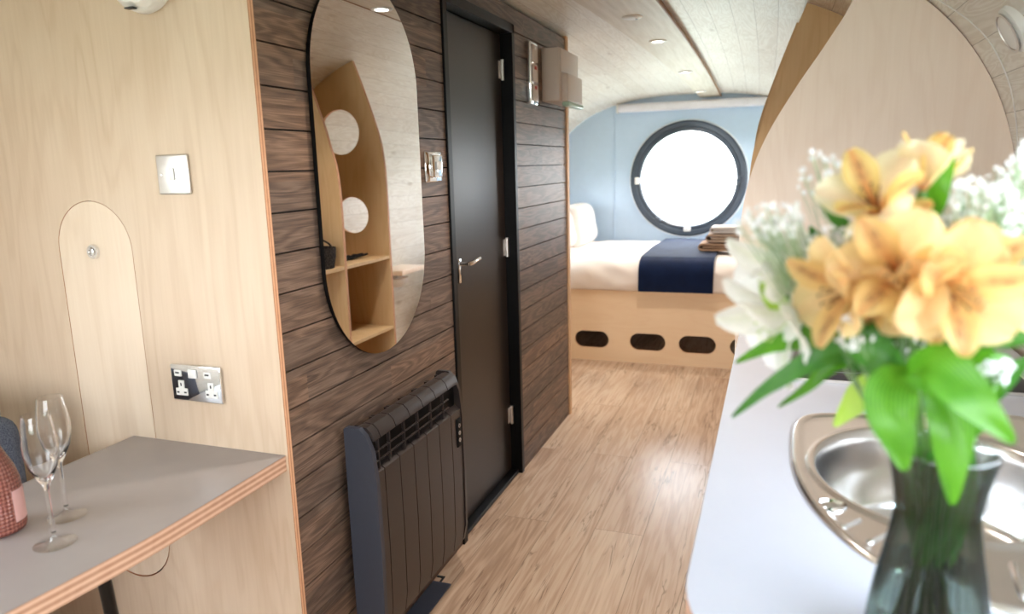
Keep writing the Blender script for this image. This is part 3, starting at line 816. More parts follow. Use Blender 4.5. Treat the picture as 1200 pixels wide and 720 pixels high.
m.build('control_button', ['steel'], parent=cp, weld=False)
for z in (.25, .62): MB().box((W, 1.65, z), (xb+.002, 1.70, z+.03)).build('wall_bracket', ['black'], parent=t)
MB().box((W, 1.92, .62), (xb+.002, 1.97, .65)).build('wall_bracket', ['black'], parent=t)

# floor strip below radiator
t = MB().box((W+.002, 1.36, .0), (-.988, 2.035, .005), 0, .001, 1).build('floor_layer', ['mat'], label='flat slate blue strip on the floor below the radiator', category='mat')
mb = MB(); mb.box((W+.002, 2.064, 0), (-1.028, 2.072, .004)); mb.box((-1.034, 2.036, 0), (-1.028, 2.072, .004))
mb.build('floor_outline', ['grout'], label='small dark rectangular outline on the floor at the end of the slate strip', category='cable')

# ------------------------------------------------------------------ open shelf unit with fins
def fin(edge_pts, y, z1off=.006):
    """edge_pts: (x,z) up the free edge; right side follows the shell"""
    e = smooth_curve([Vector((x, 0, z)) for x, z in edge_pts], 6)
    L = [(p.x, p.z) for p in e]
    xt, zt = L[-1]
    R = []
    n = 26
    for k in range(n+1):
        x = xt+(hull_x(1.1, y)-.004-xt)*sin(pi/2*k/n)
        R.append((x, hull_z(x, y)-.004))
    R.append((hull_x(1.0, y)-.004, 0))
    return L+R
U = thing('shelf_unit', 'tall open plywood shelf unit with curved fin panels and round cut-outs', 'shelf unit', (.2, 2.9, 0))
near = [(-.098, 0), (-.098, .9), (-.098, 1.10), (-.090, 1.25), (-.066, 1.37), (-.024, 1.48), (.05, 1.61), (.118, 1.715), (.178, 1.82), (.20, hull_z(.20, 2.3)-.004)]
MB().plate([fin(near, 2.3)], 2.30, 2.318, 'y', 0, 1).build('side_panel', ['ply_fin', 'edge_y'], parent=U, smooth=None)
mid = [(-.1, 0), (-.1, .9), (-.1, 1.25), (-.088, 1.42), (-.062, 1.52), (-.036, 1.62), (.037, 1.84), (.085, hull_z(.085, 3.05)-.004)]
MB().plate([fin(mid, 3.05)], 3.05, 3.068, 'y', 0, 1).build('divider_panel', ['ply_shaded', 'edge_y'], parent=U, smooth=None)
far = [(-.1, 0), (-.1, .9), (-.1, 1.3), (-.095, 1.45), (-.075, 1.58), (-.015, 1.77), (.06, hull_z(.06, 3.5)-.004)]
MB().plate([fin(far, 3.5), circle(.165, 1.61, .12, 48), circle(.12, 1.16, .10, 48)], 3.50, 3.518, 'y', 0, 1).build('side_panel', ['ply_shaded', 'edge_y'], parent=U, smooth=None)
for y0, y1 in ((2.319, 3.049), (3.069, 3.499)):
    for z in (.10, .545, .94):
        MB().box((-.098, y0, z-.018), (.60, y1, z), 0, .001, 1).build('shelf', ['ply_shaded'], parent=U)
# basket and cloth on shelf
bx, by, bz = -.01, 2.960, .9405
t = thing('wicker_basket', 'small black wicker basket with handle on the open shelf, seen in the mirror', 'basket', (bx, by, bz))
mb = MB(); prof_b = [(.0005, .0), (.075, .0), (.085, .05), (.088, .10), (.084, .10), (.08, .05), (.07, .006), (.0005, .006)]
mb.lathe(prof_b, (bx, by, bz), 36, rib=lambda a, h: .0018*sin(a*18)*(1 if h > .004 else 0)); mb.build('body', ['wicker'], parent=t)
MB().tube([(bx+.086*cos(a), by, bz+.09+.05*sin(a)) for a in [pi*k/14 for k in range(15)]], .005, 8).build('handle', ['wicker'], parent=t)
mb = MB()
for k in range(5):
    p = [(.0+.02*sin(k*2+j)+.01*k, 3.17+.045*j+.012*cos(k*3+j), .9475+.012*abs(sin(j+k))) for j in range(6)]
    mb.tube(smooth_curve([Vector(q) for q in p], 4), [.006]*21, 8)
mb.build('glove', ['blackcloth'], label='crumpled black cloth item lying on the far open shelf', category='cloth')

# small bedside shelf and bowl light on the far right wall (seen in the mirror)
t = thing('wall_shelf', 'small pale wooden wall shelf beyond the shelf unit, seen in the mirror', 'shelf', (.5, 4.73, .65))
MB().box((.40, 4.55, .655), (.613, 4.90, .69), 0, .004).build('board', ['ply_fin'], parent=t)
t = thing('wall_lamp', 'white half bowl lamp under the small wooden wall shelf, seen in mirror', 'lamp', (.53, 4.70, .5))
MB().lathe([(.0005, -.07), (.04, -.066), (.07, -.045), (.085, -.01), (.085, 0), (.0005, 0)], (.52, 4.68, .62), 32).build('shade', ['white'], parent=t)
MB().box((.515, 4.67, .619), (.613, 4.69, .63)).build('bracket', ['white'], parent=t)

# ------------------------------------------------------------------ kitchen run
ZT = .90
cx_, cy_, rx_, ry_ = .268, 1.235, .184, .205      # sink bowl
wt = [(-.082, 2.298)]+[(.118-.2*cos(a), .83-.2*sin(a)) for a in [pi/2*k/14 for k in range(15)]]+[(.60, .63), (.60, 2.298)]
C = thing('kitchen_cabinet', 'plywood kitchen cabinet run beneath the white worktop', 'cabinet', (.25, 1.5, 0))
MB().plate([[(-.03, 2.29), (-.03, .78), (.05, .69), (.58, .69), (.58, 2.29)]], .08, .62, 'z').build('carcass', ['ply'], parent=C, smooth=None)
mbp = MB()
mbp.plate([[(-.03, 2.29), (-.03, .78), (.05, .69), (.58, .69), (.58, 2.29)], [(-.01, 2.27), (.56, 2.27), (.56, .71), (.06, .71), (-.01, .79)]], .62, .868, 'z'); mbp.build('upper_rail', ['ply'], parent=C, smooth=None)
MB().box((.02, .74, 0), (.57, 2.28, .079)).build('plinth', ['gap'], parent=C)
for k in range(3):
    y0 = .80+k*.49
    d = MB().box((-.05, y0, .10), (-.031, y0+.484, .86), 0, .002, 1).build('door', ['ply'], parent=C)
    MB().tube([(-.052, y0+.40, .78), (-.075, y0+.405, .78), (-.075, y0+.445, .78), (-.052, y0+.45, .78)], .005, 8).build('handle', ['black'], parent=d)
holes = [circle(cx_, cy_, rx_+.006, 48, ry_+.006)]
WT = thing('worktop', 'white laminate kitchen worktop with rounded corner and plywood edge', 'worktop', (.25, 1.5, .868))
mb = MB(); mb.plate([wt]+holes, .869, ZT-.0012, 'z', 1, 1); mb.plate([wt]+holes, ZT-.0012, ZT, 'z', 0, 0)
mb.build('slab', ['laminate', 'edge_z'], parent=WT, smooth=None)

# sink
S = thing('kitchen_sink', 'stainless steel inset sink with round bowl and ribbed drainer behind the vase', 'sink', (cx_, cy_, ZT))
so = [(.045, 1.30), (.052, 1.41), (.074, 1.472), (.12, 1.497), (.20, 1.51), (.30, 1.545), (.40, 1.575), (.48, 1.56), (.525, 1.49), (.53, 1.25), (.52, 1.02), (.47, .92), (.39, .868), (.30, .858), (.235, .866), (.175, .895), (.132, .931), (.092, 1.003), (.063, 1.09), (.047, 1.19)]
so = smooth_curve([Vector((*p, 0)) for p in so], 8, True)
n = len(so)
def toward(p, d):
    v = Vector((cx_, cy_, 0))-p; return p+v*(d/v.length)
bowl_of = []
for p in so:
    a = math.atan2((p.y-cy_)/ry_, (p.x-cx_)/rx_); bowl_of.append(a)
def brow(f, z): return [Vector((cx_+rx_*f*cos(a), cy_+ry_*f*sin(a), z)) for a in bowl_of]
def lerp_rows(t_, z, d0=.022):
    B_ = brow(1.10, 0); return [Vector((toward(p, d0).x*(1-t_)+q.x*t_, toward(p, d0).y*(1-t_)+q.y*t_, z)) for p, q in zip(so, B_)]
rows = [[Vector((p.x, p.y, ZT+.0006)) for p in so], [Vector((toward(p, .001).x, toward(p, .001).y, ZT+.0035)) for p in so],
        [Vector((toward(p, .006).x, toward(p, .006).y, ZT+.0065)) for p in so], [Vector((toward(p, .014).x, toward(p, .014).y, ZT+.0065)) for p in so],
        [Vector((toward(p, .019).x, toward(p, .019).y, ZT+.0030)) for p in so]]
rows += [lerp_rows(t_, ZT+.0022) for t_ in (0, .3, .6, .9)]
rows += [brow(1.10, ZT+.0022), brow(1.075, ZT+.0055), brow(1.045, ZT+.0062), brow(1.02, ZT+.0035), brow(1.0, ZT-.002), brow(.985, ZT-.02), brow(.965, ZT-.08), brow(.93, ZT-.13), brow(.86, ZT-.150), brow(.7, ZT-.156), brow(.4, ZT-.158), brow(.16, ZT-.160), brow(.155, ZT-.166), brow(.01, ZT-.166)]
mb = MB()
for k in range(len(rows)-1):
    mb.add(rows[k]+rows[k+1], [[i, (i+1) % n, (i+1) % n+n, i+n] for i in range(n)])
mb.build('basin', ['sink'], parent=S, smooth=50)
m = MB(); mt = Matrix.Translation((.094, 1.075, ZT+.0022)) @ Matrix.Diagonal((1, .95, 1, 1))
m.lathe([(.0005, .006), (.010, .005), (.017, .001), (.021, .0005), (.024, .004), (.026, .0)], (0, 0, 0), 28, axis=Matrix.Diagonal((.95, .6, 1)).to_3x3())
m.v = [Matrix.Translation((.094, 1.075, ZT+.0022)) @ Matrix.Rotation(radians(10), 4, 'Z') @ v for v in m.v]
m.build('overflow_cap', ['chrome'], parent=S)
for a, b in (((.103, 1.010), (.132, 1.045)), ((.133, .975), (.165, 1.018)), ((.165, .945), (.20, .995)), ((.20, .905), (.225, .985)), ((.245, .893), (.262, .980)), ((.285, .890), (.295, .980)), ((.325, .892), (.33, .98)), ((.365, .90), (.365, .985)), ((.405, .915), (.40, 1.0)), ((.445, .94), (.435, 1.03))):
    a, b = Vector((*a, ZT+.0016)), Vector((*b, ZT+.0016))
    MB().tube([a, a+(b-a)*.1, a+(b-a)*.9, b], [.001, .0052, .0052, .001], 10).build('drainer_rib', ['sink'], parent=S)
MB().lathe([(.0005, .003), (.012, .003), (.016, .001), (.026, .001), (.028, 0), (.0005, -.0005)], (cx_, cy_, ZT-.1655), 24).build('plug_hole', ['chrome'], parent=S)

# hob
H_ = thing('ceramic_hob', 'black glass ceramic hob set in the white worktop behind the leaves', 'hob', (.28, 1.98, ZT))
MB().box((.040, 1.728, ZT+.0004), (.54, 2.20, ZT+.006), 0, .002).build('glass_top', ['hob'], parent=H_)
MB().plate([rrect(.038, 1.724, .542, 2.204, .004), rrect(.0405, 1.7275, .5395, 2.2005, .003)], ZT+.0004, ZT+.0064, 'z').build('steel_rim', ['steel'], parent=H_, smooth=None)
for x, y, r in ((.17, 1.88, .085), (.17, 2.08, .07), (.40, 1.86, .07), (.40, 2.07, .085)):
    MB().lathe([(r-.0012, .0062), (r+.0012, .0062), (r+.0012, .0067), (r-.0012, .0067)], (x, y, ZT), 48, closed=True).build('heating_ring', ['grey'], parent=H_)

# round white fitting on the right wall + cable
xw = hull_x(1.67, 1.93)
t = thing('wall_fitting', 'round white fitting on the whitewashed planks at the top right edge', 'fitting', (xw, 1.93, 1.62))
nrm = Vector((1, 0, .55)).normalized()
rot = Vector((0, 0, 1)).rotation_difference(-nrm).to_matrix()
MB().lathe([(.0005, .026), (.035, .025), (.052, .016), (.058, 0)], Vector((xw-.001, 1.93, 1.67)), 36, axis=rot).build('body', ['white'], parent=t)
MB().lathe([(.04, .0235), (.046, .0225), (.047, .025), (.041, .026)], Vector((xw-.001, 1.93, 1.67)), 36, axis=rot, closed=True).build('rim', ['steel'], parent=t)
pts = []
for y, z in ((2.285, 1.90), (2.27, 1.84), (2.22, 1.78), (2.17, 1.72), (2.15, 1.66), (2.17, 1.58), (2.21, 1.5), (2.25, 1.42), (2.28, 1.34)):
    pts.append(Vector((hull_x(z, y)-.004, y, z)))
MB().tube(smooth_curve(pts, 4), .0018, 8).build('cable', ['white'], label='thin white cable curving down the plank wall beside the fin panel', category='cable')

# ------------------------------------------------------------------ bed
B = thing('bed', 'raised double bed with plywood front board and slotted cut-outs', 'bed', (-.7, 5.7, 0))
xbl, xbr = XC-shell(5.0)[0]+.01, .30
MB().plate([[(xbl, .0), (xbr, 0), (xbr, .520), (xbl, .520)]]+[stadium_h(c, .157, .25, .122) for c in (-1.62, -1.209, -.805, -.463, -.12)], 5.0, 5.018, 'y', 0, 1).build('front_board', ['ply_bed', 'edge_y'], parent=B, smooth=None)
MB().box((XC-1.225, 5.019, .48), (.30, 6.34, .50)).build('slat_base', ['ply_bed'], parent=B)
MB().box((XC-1.215, 5.03, .501), (.29, 6.34, .56), 0, .02, 3).build('mattress', ['duvet'], parent=B)
def duv(x, y, z, k=1):
    return noise.noise(Vector((x*3.1, y*2.6, z*3)))*.022*k+noise.noise(Vector((x*7+z*8, y*5, 4+z*6)))*.020*k
mb = MB(); x0, x1 = XC-1.215, .30
sec = [(5.02, .525), (4.965, .527), (4.947, .56), (4.944, .62), (4.955, .675), (4.985, .715), (5.03, .738), (5.10, .748), (5.3, .752), (5.6, .752), (5.9, .752), (6.2, .750), (6.32, .735), (6.345, .70), (6.345, .565)]
secs = smooth_curve([Vector((0, a, b)) for a, b in sec], 4)
def dfn(u, v):
    i = min(int(v*(len(secs)-1)), len(secs)-1); p = secs[i]; x = x0+(x1-x0)*u
    nz = -abs(duv(x, p.y, p.z))*1.6; inr = (Vector((0, 5.65, .62))-p).normalized()
    if v < .02 or v > .97: nz = 0
    return Vector((x, p.y-inr.y*nz, p.z-inr.z*nz)) if False else Vector((x, p.y+inr.y*abs(nz), p.z+inr.z*abs(nz)))
mb.grid(dfn, 90, len(secs)-1)
mb.build('duvet', ['duvet'], label='thick white duvet spread over the raised bed', category='duvet', smooth=80)
mb = MB(); rn = [(4.937, .532), (4.934, .60), (4.942, .675), (4.972, .724), (5.025, .750), (5.10, .762), (5.4, .765), (5.9, .765), (6.25, .763)]
rns = smooth_curve([Vector((0, a, b)) for a, b in rn], 6)
def rfn(u, v, off):
    i = min(round(v*(len(rns)-1)), len(rns)-1); p = rns[i]; ww = noise.noise(Vector((v*4, 2, 1)))*.012
    x = -.862+(.50)*u+ww; b = abs(noise.noise(Vector((x*9, p.y*3, 7))))*.010
    inr = (Vector((0, 5.65, .55))-p).normalized()
    return Vector((x, p.y-inr.y*(b+off), p.z-inr.z*(b+off)))
mb.grid(lambda u, v: rfn(u, v, .007), 24, len(rns)-1); mb.grid(lambda u, v: rfn(u, v, .0), 24, len(rns)-1)
for e in (0, 1): mb.grid(lambda u, v, e=e: rfn(e, v, .007*u), 1, len(rns)-1)
mb.grid(lambda u, v: rfn(u, 0, .007*v), 24, 1); mb.grid(lambda u, v: rfn(u, 1, .007*v), 24, 1)
mb.build('bed_runner', ['navy'], label='navy blue velvet bed runner draped across the white duvet', category='bed runner', smooth=80)
# pillows
def pillow(name, label, c, dims, tilt, mat, rz=0):
    mb = MB(); R_ = Matrix.Translation(c) @ Matrix.Rotation(rz, 4, 'Z') @ Matrix.Rotation(tilt, 4, 'Y')
    def fn(s):
        def g(u, v):
            a, b = u*2-1, v*2-1
            th = (max(0, (1-a**4))*max(0, (1-b**4)))**.45
            cx = 1-.05*(b*b) ; cy = 1-.05*(a*a)
            return R_ @ Vector((a*dims[0]*cx, b*dims[1]*cy, s*dims[2]*th+noise.noise(Vector((a*2, b*2, s)))*.012*th))
        return g
    mb.grid(fn(1), 24, 24); mb.grid(fn(-1), 24, 24)
    mb.build(name, [mat], label=label, category='pillow', group='pillows at the head of the bed', smooth=80)
pillow('pillow', 'white pillow propped upright at the head of the bed, nearer the round window', (-1.555, 5.99, .905), (.18, .30, .11), radians(80), 'duvet')
pillow('pillow', 'cream pillow propped upright at the head of the bed, nearer the front board', (-1.60, 5.46, .900), (.17, .27, .11), radians(78), 'sheetpink')
# towels
def towel(label, x0, x1, y0, y1, z0, h, mat, roll=True):
    mb = MB(); n = 40
    # folded strip spiral seen from its end, extruded along y
    cxm = (x0+x1)/2
    path = []
    k = h/2
    for i in range(n+1):
        s = i/n
        if s < .45: path.append((x1-(x1-x0-k)*s/.45, z0+.003))
        elif s < .6: a = -pi/2-pi*(s-.45)/.15; path.append((x0+k+k*cos(a)*1.0, z0+k+(k-.003)*sin(a)))
        else: path.append((x0+k+(x1-x0-k)*(s-.6)/.4, z0+2*k-.003))
    inner = [(px*.96+cxm*.04, z0+k+(pz-z0-k)*.45) for px, pz in path]
    lp = path+inner[::-1]
    def dsp(p, y): return Vector((p[0]+.004*noise.noise(Vector((p[0]*20, y*9, p[1]*20))), y+.006*noise.noise(Vector((p[0]*15, 3, p[1]*30))), p[1]))
    m = len(lp); ny = 10
    rows_ = [[dsp(p, y0+(y1-y0)*j/ny) for p in lp] for j in range(ny+1)]
    for j in range(ny): mb.add(rows_[j]+rows_[j+1], [[i, (i+1) % m, (i+1) % m+m, i+m] for i in range(m)])
    for j in (0, ny):
        half = len(path)
        mb.add(rows_[j], [[i, i+1, m-2-i, m-1-i] for i in range(half-1)])
    # inner fold
    mb.box((x0+k*1.1, y0+.004, z0+k*.72), (x1-.01, y1-.004, z0+k*1.28), 0, k*.2, 3)
    mb.build('folded_towel', [mat], label=label, category='towel', group='folded towels stacked on the bed', smooth=60, weld=False)
towel('brown folded towel at the bottom of the stack on the bed', -.50, -.12, 5.28, 5.52, .775, .058, 'towel_b')
towel('taupe folded towel in the middle of the stack on the bed', -.45, -.10, 5.29, 5.51, .836, .062, 'towel_t')
towel('pale grey folded towel on top of the stack on the bed', -.425, -.11, 5.30, 5.50, .901, .048, 'towel_w')
# blind cassette
t = thing('roller_blind', 'white roller blind cassette across the blue wall above the round window', 'blind', (-.68, ye, 1.83))
MB().box((-1.292, ye-.075, 1.832), (-.075, ye-.001, 1.902), 0, .02, 4).build('cassette', ['blind'], parent=t)
for x in (-1.300, -.075): MB().box((x, ye-.078, 1.828), (x+.010, ye-.001, 1.906), 0, .003).build('end_cap', ['white'], parent=t)

# ------------------------------------------------------------------ vase and flowers
vx, vy, vz = .163, .76, ZT+.0008
V = thing('glass_vase', 'smoked ribbed glass vase of flowers on the white worktop by the sink', 'vase', (vx, vy, vz))
vo_ = [(.0005, .0), (.045, .0), (.052, .003), (.0545, .01), (.0548, .025), (.0525, .05), (.048, .08), (.0425, .11), (.0375, .14), (.0362, .155), (.0372, .170), (.0415, .195), (.0475, .220)]
vi_ = [(.0455, .2205), (.0393, .195), (.035, .170), (.034, .155), (.0353, .14), (.040, .11), (.0455, .08), (.050, .05), (.052, .025), (.050, .014), (.0005, .012)]
rib = lambda a, h: (.0019*cos(a*34) if h > .01 else 0)
po = [(p.x, p.z) for p in smooth_curve([Vector((r, 0, h)) for r, h in vo_], 3)]
pi_ = [(p.x, p.z) for p in smooth_curve([Vector((r, 0, h)) for r, h in vi_], 3)]
MB().lathe(po+pi_, (vx, vy, vz), 306, rib=rib).build('ribbed_body', ['vase'], parent=V, smooth=60)
MB().tube([(vx+.0470*cos(2*pi*k/96), vy+.0470*sin(2*pi*k/96), vz+.2215) for k in range(97)], [.0018+.0006*cos(k*pi) for k in range(97)], 8, cap=False).build('beaded_rim', [thin_glass('clear rim glass', (.9, .92, .95), 1.9, .05)], parent=V, smooth=80)
MB().lathe([(.0005, .0125), (.0495, .0145), (.0515, .025), (.0497, .05), (.0450, .08), (.0415, .098), (.0005, .098)], (vx, vy, vz), 48).build('water', ['water'], parent=V, smooth=60)

def frame_of(d):
    d = d.normalized(); x = d.cross(Vector((0, 0, 1)))
    if x.length < .1: x = d.cross(Vector((1, 0, 0)))
    x.normalize(); y = d.cross(x); return x, y, d
def petal(mb, base, d, side, up, L, wd, cup, curl, mi):
    """petal grows from base along blend of d (axis) and side, curving outward"""
    def fn(u, v):
        a = u*2-1; t_ = v
        w_ = wd*max(.05, sin(pi*(t_*.94+.02)**1.35)**.75)*(.45+.55*min(1, t_*1.6))
        ang = cup+curl*t_*t_
        # integrate curve
        steps = 8; p = Vector((0, 0, 0))
        for k in range(steps):
            tt = t_*(k+.5)/steps; an = cup+curl*tt*tt
            p += (d*cos(an)+side*sin(an))*(L*t_/steps)
        nrm = (d*-sin(ang)+side*cos(ang))
        return base+p+up*(a*w_)-nrm*(.22*w_*(a*a)) + nrm*(.0015*sin(a*9+t_*7))
    mb.grid(fn, 8, 10, mi)
STEM_N = [0]
def stem_path(end, d, k=0):
    a = random.uniform(0, 2*pi); r = .022
    b = Vector((vx+r*cos(a), vy+r*sin(a), vz+.02))
    m = Vector((vx+(end.x-vx)*.16, vy+(end.y-vy)*.16, vz+.16))
    off = Vector((m.x-vx, m.y-vy, 0))
    if off.length > .024: m = Vector((vx, vy, m.z))+off*(.024/off.length)
    m2 = m.lerp(end, .5)+Vector((0, 0, .012))
    return smooth_curve([b, m, m2, end-d*.02, end], 6)
def alstro(px, py, Y, size, d, roll, kind, label, leaves=(), closed=0.0, grp=True, spread=1.0):
    size *= 1.1; c = at(px, py, Y); d = Vector(d).normalized(); x, y, d = frame_of(d)
    base = c-d*size*.55
    outer, inner = {'or': ('p_or', 'p_ori'), 'ye': ('p_ye', 'p_yei'), 'wh': ('p_wh', 'p_whi')}[kind]
    name = 'lily_bloom' if kind == 'wh' else 'alstroemeria_bloom'
    t = thing(name, label, 'flower', base, 'blooms in the glass vase')
    mb = MB()
    for k in range(6):
        a = roll+k*pi/3; a += random.uniform(-.13, .13); side = x*cos(a)+y*sin(a); up = d.cross(side); jt = random.uniform(.85, 1.15)
        if k % 2 == 0: petal(mb, base, d, side, up, size*1.02, size*.40, (.66-closed*.5)*spread*jt, .85*(1-closed)*jt, 0)
        else: petal(mb, base+d*.002, d, side, up, size*1.08, size*.25, (.50-closed*.34)*spread*jt, .8*(1-closed)*jt, 1)
    mb.build('petals', [outer, inner], parent=t, smooth=80, weld=False, recalc=False)
    mb = MB()
    for k in range(6):
        a = roll+k*pi/3+.4; e = base+d*size*.62+(x*cos(a)+y*sin(a))*size*.14-Vector((0, 0, size*.04))
        mb.tube([base, base.lerp(e, .5)+d*.004, e], [.0008, .0006, .0006], 6); mb.lathe([(.0004, -.002), (.0012, 0), (.0004, .002)], e, 8)
    mb.build('stamens', ['anther' if kind != 'wh' else 'p_whi'], parent=t, weld=False)
    mb = MB(); pth = stem_path(base, d); mb.tube(pth, [.0021]*len(pth), 8)
    mb.tube([base-d*.012, base-d*.006, base+d*.004], [.002, .0042, .003], 10)
    mb.build('stem', ['stem'], parent=t, weld=False)
    return t
def leaf(parent, pts, wd, mat, fold=.25, twist=0.0, side=None):
    """pts: (px,py,Y) along the leaf"""
    P = smooth_curve([at(*p) for p in pts], 8); n_ = len(P)-1
    view = Vector((0, 0, CAMH))
    mb = MB()
    def fn(u, v):
        i = round(v*n_); p = P[i]; tan = (P[min(i+1, n_)]-P[max(i-1, 0)]).normalized()
        toc = (view-p).normalized(); toc = (toc+Vector((0, 0, .5))).normalized() if side is None else Vector(side).normalized()
        wv_ = tan.cross(toc).normalized()
        wv_ = (Matrix.Rotation(twist*(v-.5), 3, tan) @ wv_); nr = wv_.cross(tan)
        a = u*2-1; w_ = wd*(sin(pi*min(1, v*.97+.015)**.8)**.85)
        return p+wv_*(a*w_)+nr*(fold*w_*abs(a)**1.5)+nr*(.0012*sin(v*11+a*3))
    mb.grid(fn, 8, n_)
    return mb.build('leaf', [mat], parent=parent, smooth=80, weld=False, recalc=False)

a1 = alstro(1020, 225, .74, .058, (-.30, -.62, .62), .2, 'ye', 'pale yellow striped bloom at the upper left of the orange ones')
a2 = alstro(1086, 190, .76, .050, (.02, -.12, 1), .9, 'ye', 'slim half-open yellow bloom pointing up at the top of the bouquet', closed=.55)
a3 = alstro(1112, 195, .80, .036, (.35, .1, .9), .4, 'ye', 'small pale yellow bud behind the upright green leaf at the top', closed=.8)
a4 = alstro(972, 345, .70, .058, (-.75, -.55, -.15), .5, 'or', 'amber bloom drooping leftmost of the orange cluster')
a5 = alstro(1052, 315, .68, .062, (-.2, -.9, .25), .1, 'or', 'amber bloom in the middle of the front cluster')
a6 = alstro(1112, 300, .72, .056, (.15, -.55, .75), .75, 'or', 'amber bloom with dark throat marks above the large lower one')
a7 = alstro(1128, 345, .67, .064, (.25, -.95, -.1), .55, 'or', 'large amber bloom lowest of the front cluster')
a8 = alstro(1200, 345, .74, .050, (.8, -.5, -.1), .2, 'or', 'amber bloom cut off at the right picture edge')
a9 = alstro(1088, 352, .69, .048, (-.1, -.9, -.4), .9, 'or', 'small amber bloom nodding between the middle one and the lowest large one')
a10 = alstro(1022, 352, .70, .046, (-.35, -.85, -.35), .3, 'or', 'small amber bloom between the leftmost orange bloom and the middle one')
a11 = alstro(1160, 305, .74, .048, (.45, -.6, .6), .2, 'or', 'amber bloom behind the large lowest one, towards the tiny white blossom')
a12 = alstro(1040, 262, .76, .046, (-.15, -.8, .5), .5, 'ye', 'pale yellow bloom just above the middle amber bloom')
b1 = alstro(902, 330, .78, .082, (-.85, -.35, -.2), .3, 'wh', 'white bloom with green throat beside the leftmost orange bloom', spread=.9)
b2 = alstro(900, 382, .76, .078, (-.75, -.45, -.45), .9, 'wh', 'white bloom hanging lowest over the worktop edge', spread=.9)
b3 = alstro(925, 290, .80, .062, (-.8, -.1, .35), .6, 'wh', 'white bloom highest of the white ones under the tiny blossoms', spread=.8)
b4 = alstro(960, 312, .80, .050, (-.3, -.4, .5), .1, 'wh', 'white bloom tucked behind the amber cluster', spread=.8)

# leaves
leaf(a7, [(1085, 440, .70), (1050, 448, .67), (1043, 480, .655), (1052, 515, .65), (1060, 552, .65)], .0205, 'leaf', .2)
leaf(a5, [(1082, 425, .71), (1102, 455, .68), (1114, 500, .665), (1116, 545, .66), (1116, 592, .66)], .0175, 'leaf', .25)
leaf(a7, [(1060, 432, .70), (1090, 425, .67), (1125, 455, .655), (1155, 485, .65), (1188, 520, .65)], .0195, 'leaf', .25)
leaf(a4, [(1060, 440, .73), (1020, 430, .72), (985, 415, .72), (950, 425, .72), (900, 455, .73), (858, 490, .74)], .0125, 'leafd', .3)
leaf(b2, [(1040, 425, .75), (990, 400, .75), (945, 398, .75), (905, 405, .76), (862, 426, .77)], .0130, 'leaf', .3)
leaf(a4, [(1050, 430, .74), (1015, 420, .74), (975, 430, .74), (945, 455, .745), (912, 478, .75)], .008, 'leaf', .3)
leaf(b1, [(1045, 420, .75), (1010, 395, .76), (985, 385, .76), (950, 372, .77), (925, 345, .78), (905, 312, .79)], .0140, 'leafd', .3)
leaf(b4, [(1050, 400, .76), (1010, 370, .78), (985, 340, .80), (962, 290, .81), (948, 265, .81)], .0120, 'leafd', .3)
leaf(a5, [(1060, 445, .74), (1030, 450, .75), (1010, 465, .77), (995, 480, .78), (978, 500, .79)], .0155, 'leafl', .3)
leaf(a3, [(1080, 262, .79), (1090, 240, .77), (1100, 215, .76), (1118, 180, .76)], .0135, 'leaf', .15)
leaf(a3, [(1082, 310, .79), (1084, 285, .78), (1088, 262, .78), (1090, 235, .78)], .008, 'leaf', .15)
leaf(a8, [(1085, 425, .74), (1125, 395, .72), (1165, 395, .70), (1215, 400, .69)], .0165, 'leafd', .3)
leaf(a6, [(1090, 425, .76), (1130, 420, .76), (1170, 385, .76), (1220, 365, .76)], .0135, 'leaf', .3)
leaf(a4, [(1070, 470, .72), (1040, 430, .70), (1015, 405, .70), (1012, 385, .70), (1015, 370, .71)], .0175, 'leafd', .25)
leaf(b4, [(1078, 450, .80), (1050, 420, .82), (1035, 395, .83), (1010, 380, .83)], .016, 'leafd', .25)
leaf(a6, [(1095, 470, .80), (1120, 440, .82), (1150, 425, .83), (1185, 420, .84)], .016, 'leaf', .25)
leaf(a8, [(1100, 480, .79), (1140, 470, .80), (1175, 445, .80), (1205, 420, .80)], .015, 'leafd', .25)
leaf(a7, [(1092, 460, .77), (1095, 430, .78), (1110, 405, .79), (1120, 380, .79)], .014, 'leafd', .25)
leaf(a5, [(1085, 455, .78), (1075, 425, .80), (1065, 395, .81), (1055, 370, .81)], .014, 'leafd', .25)
leaf(a8, [(1110, 490, .76), (1135, 500, .74), (1150, 475, .74), (1175, 450, .75)], .012, 'leaf', .25)
leaf(b1, [(935, 372, .77), (915, 360, .76), (900, 342, .76), (890, 332, .76)], .011, 'leafl', .2)
leaf(a1, [(1045, 330, .80), (1010, 290, .80), (985, 262, .79), (962, 240, .79)], .009, 'leafd', .25)

# lower foliage packed in the neck of the vase
for k, (owner, mat_) in enumerate(((a4, 'leafd'), (a5, 'leafd'), (a6, 'leaf'), (a7, 'leafd'), (b1, 'leafd'), (b2, 'leafd'), (b3, 'leafd'), (a1, 'leafd'), (a8, 'leafd'), (a12, 'leafd'))):
    an = 2*pi*k/10+.3; mb = MB(); rr0 = .022
    P = smooth_curve([Vector((vx+rr0*cos(an+.5*q)*(.9+.05*q), vy+rr0*sin(an+.5*q)*(.9+.05*q), vz+.105+.03*q)) for q in range(5)], 5)
    def lf(u, v, P=P, an=an):
        i = round(v*(len(P)-1)); a_ = u*2-1; w_ = .010*sin(pi*min(1, v*.96+.02))**.7
        return P[i]+Vector((-sin(an), cos(an), 0))*(a_*w_)
    mb.grid(lf, 6, len(P)-1); mb.build('leaf', [mat_], parent=owner, smooth=80, weld=False, recalc=False)

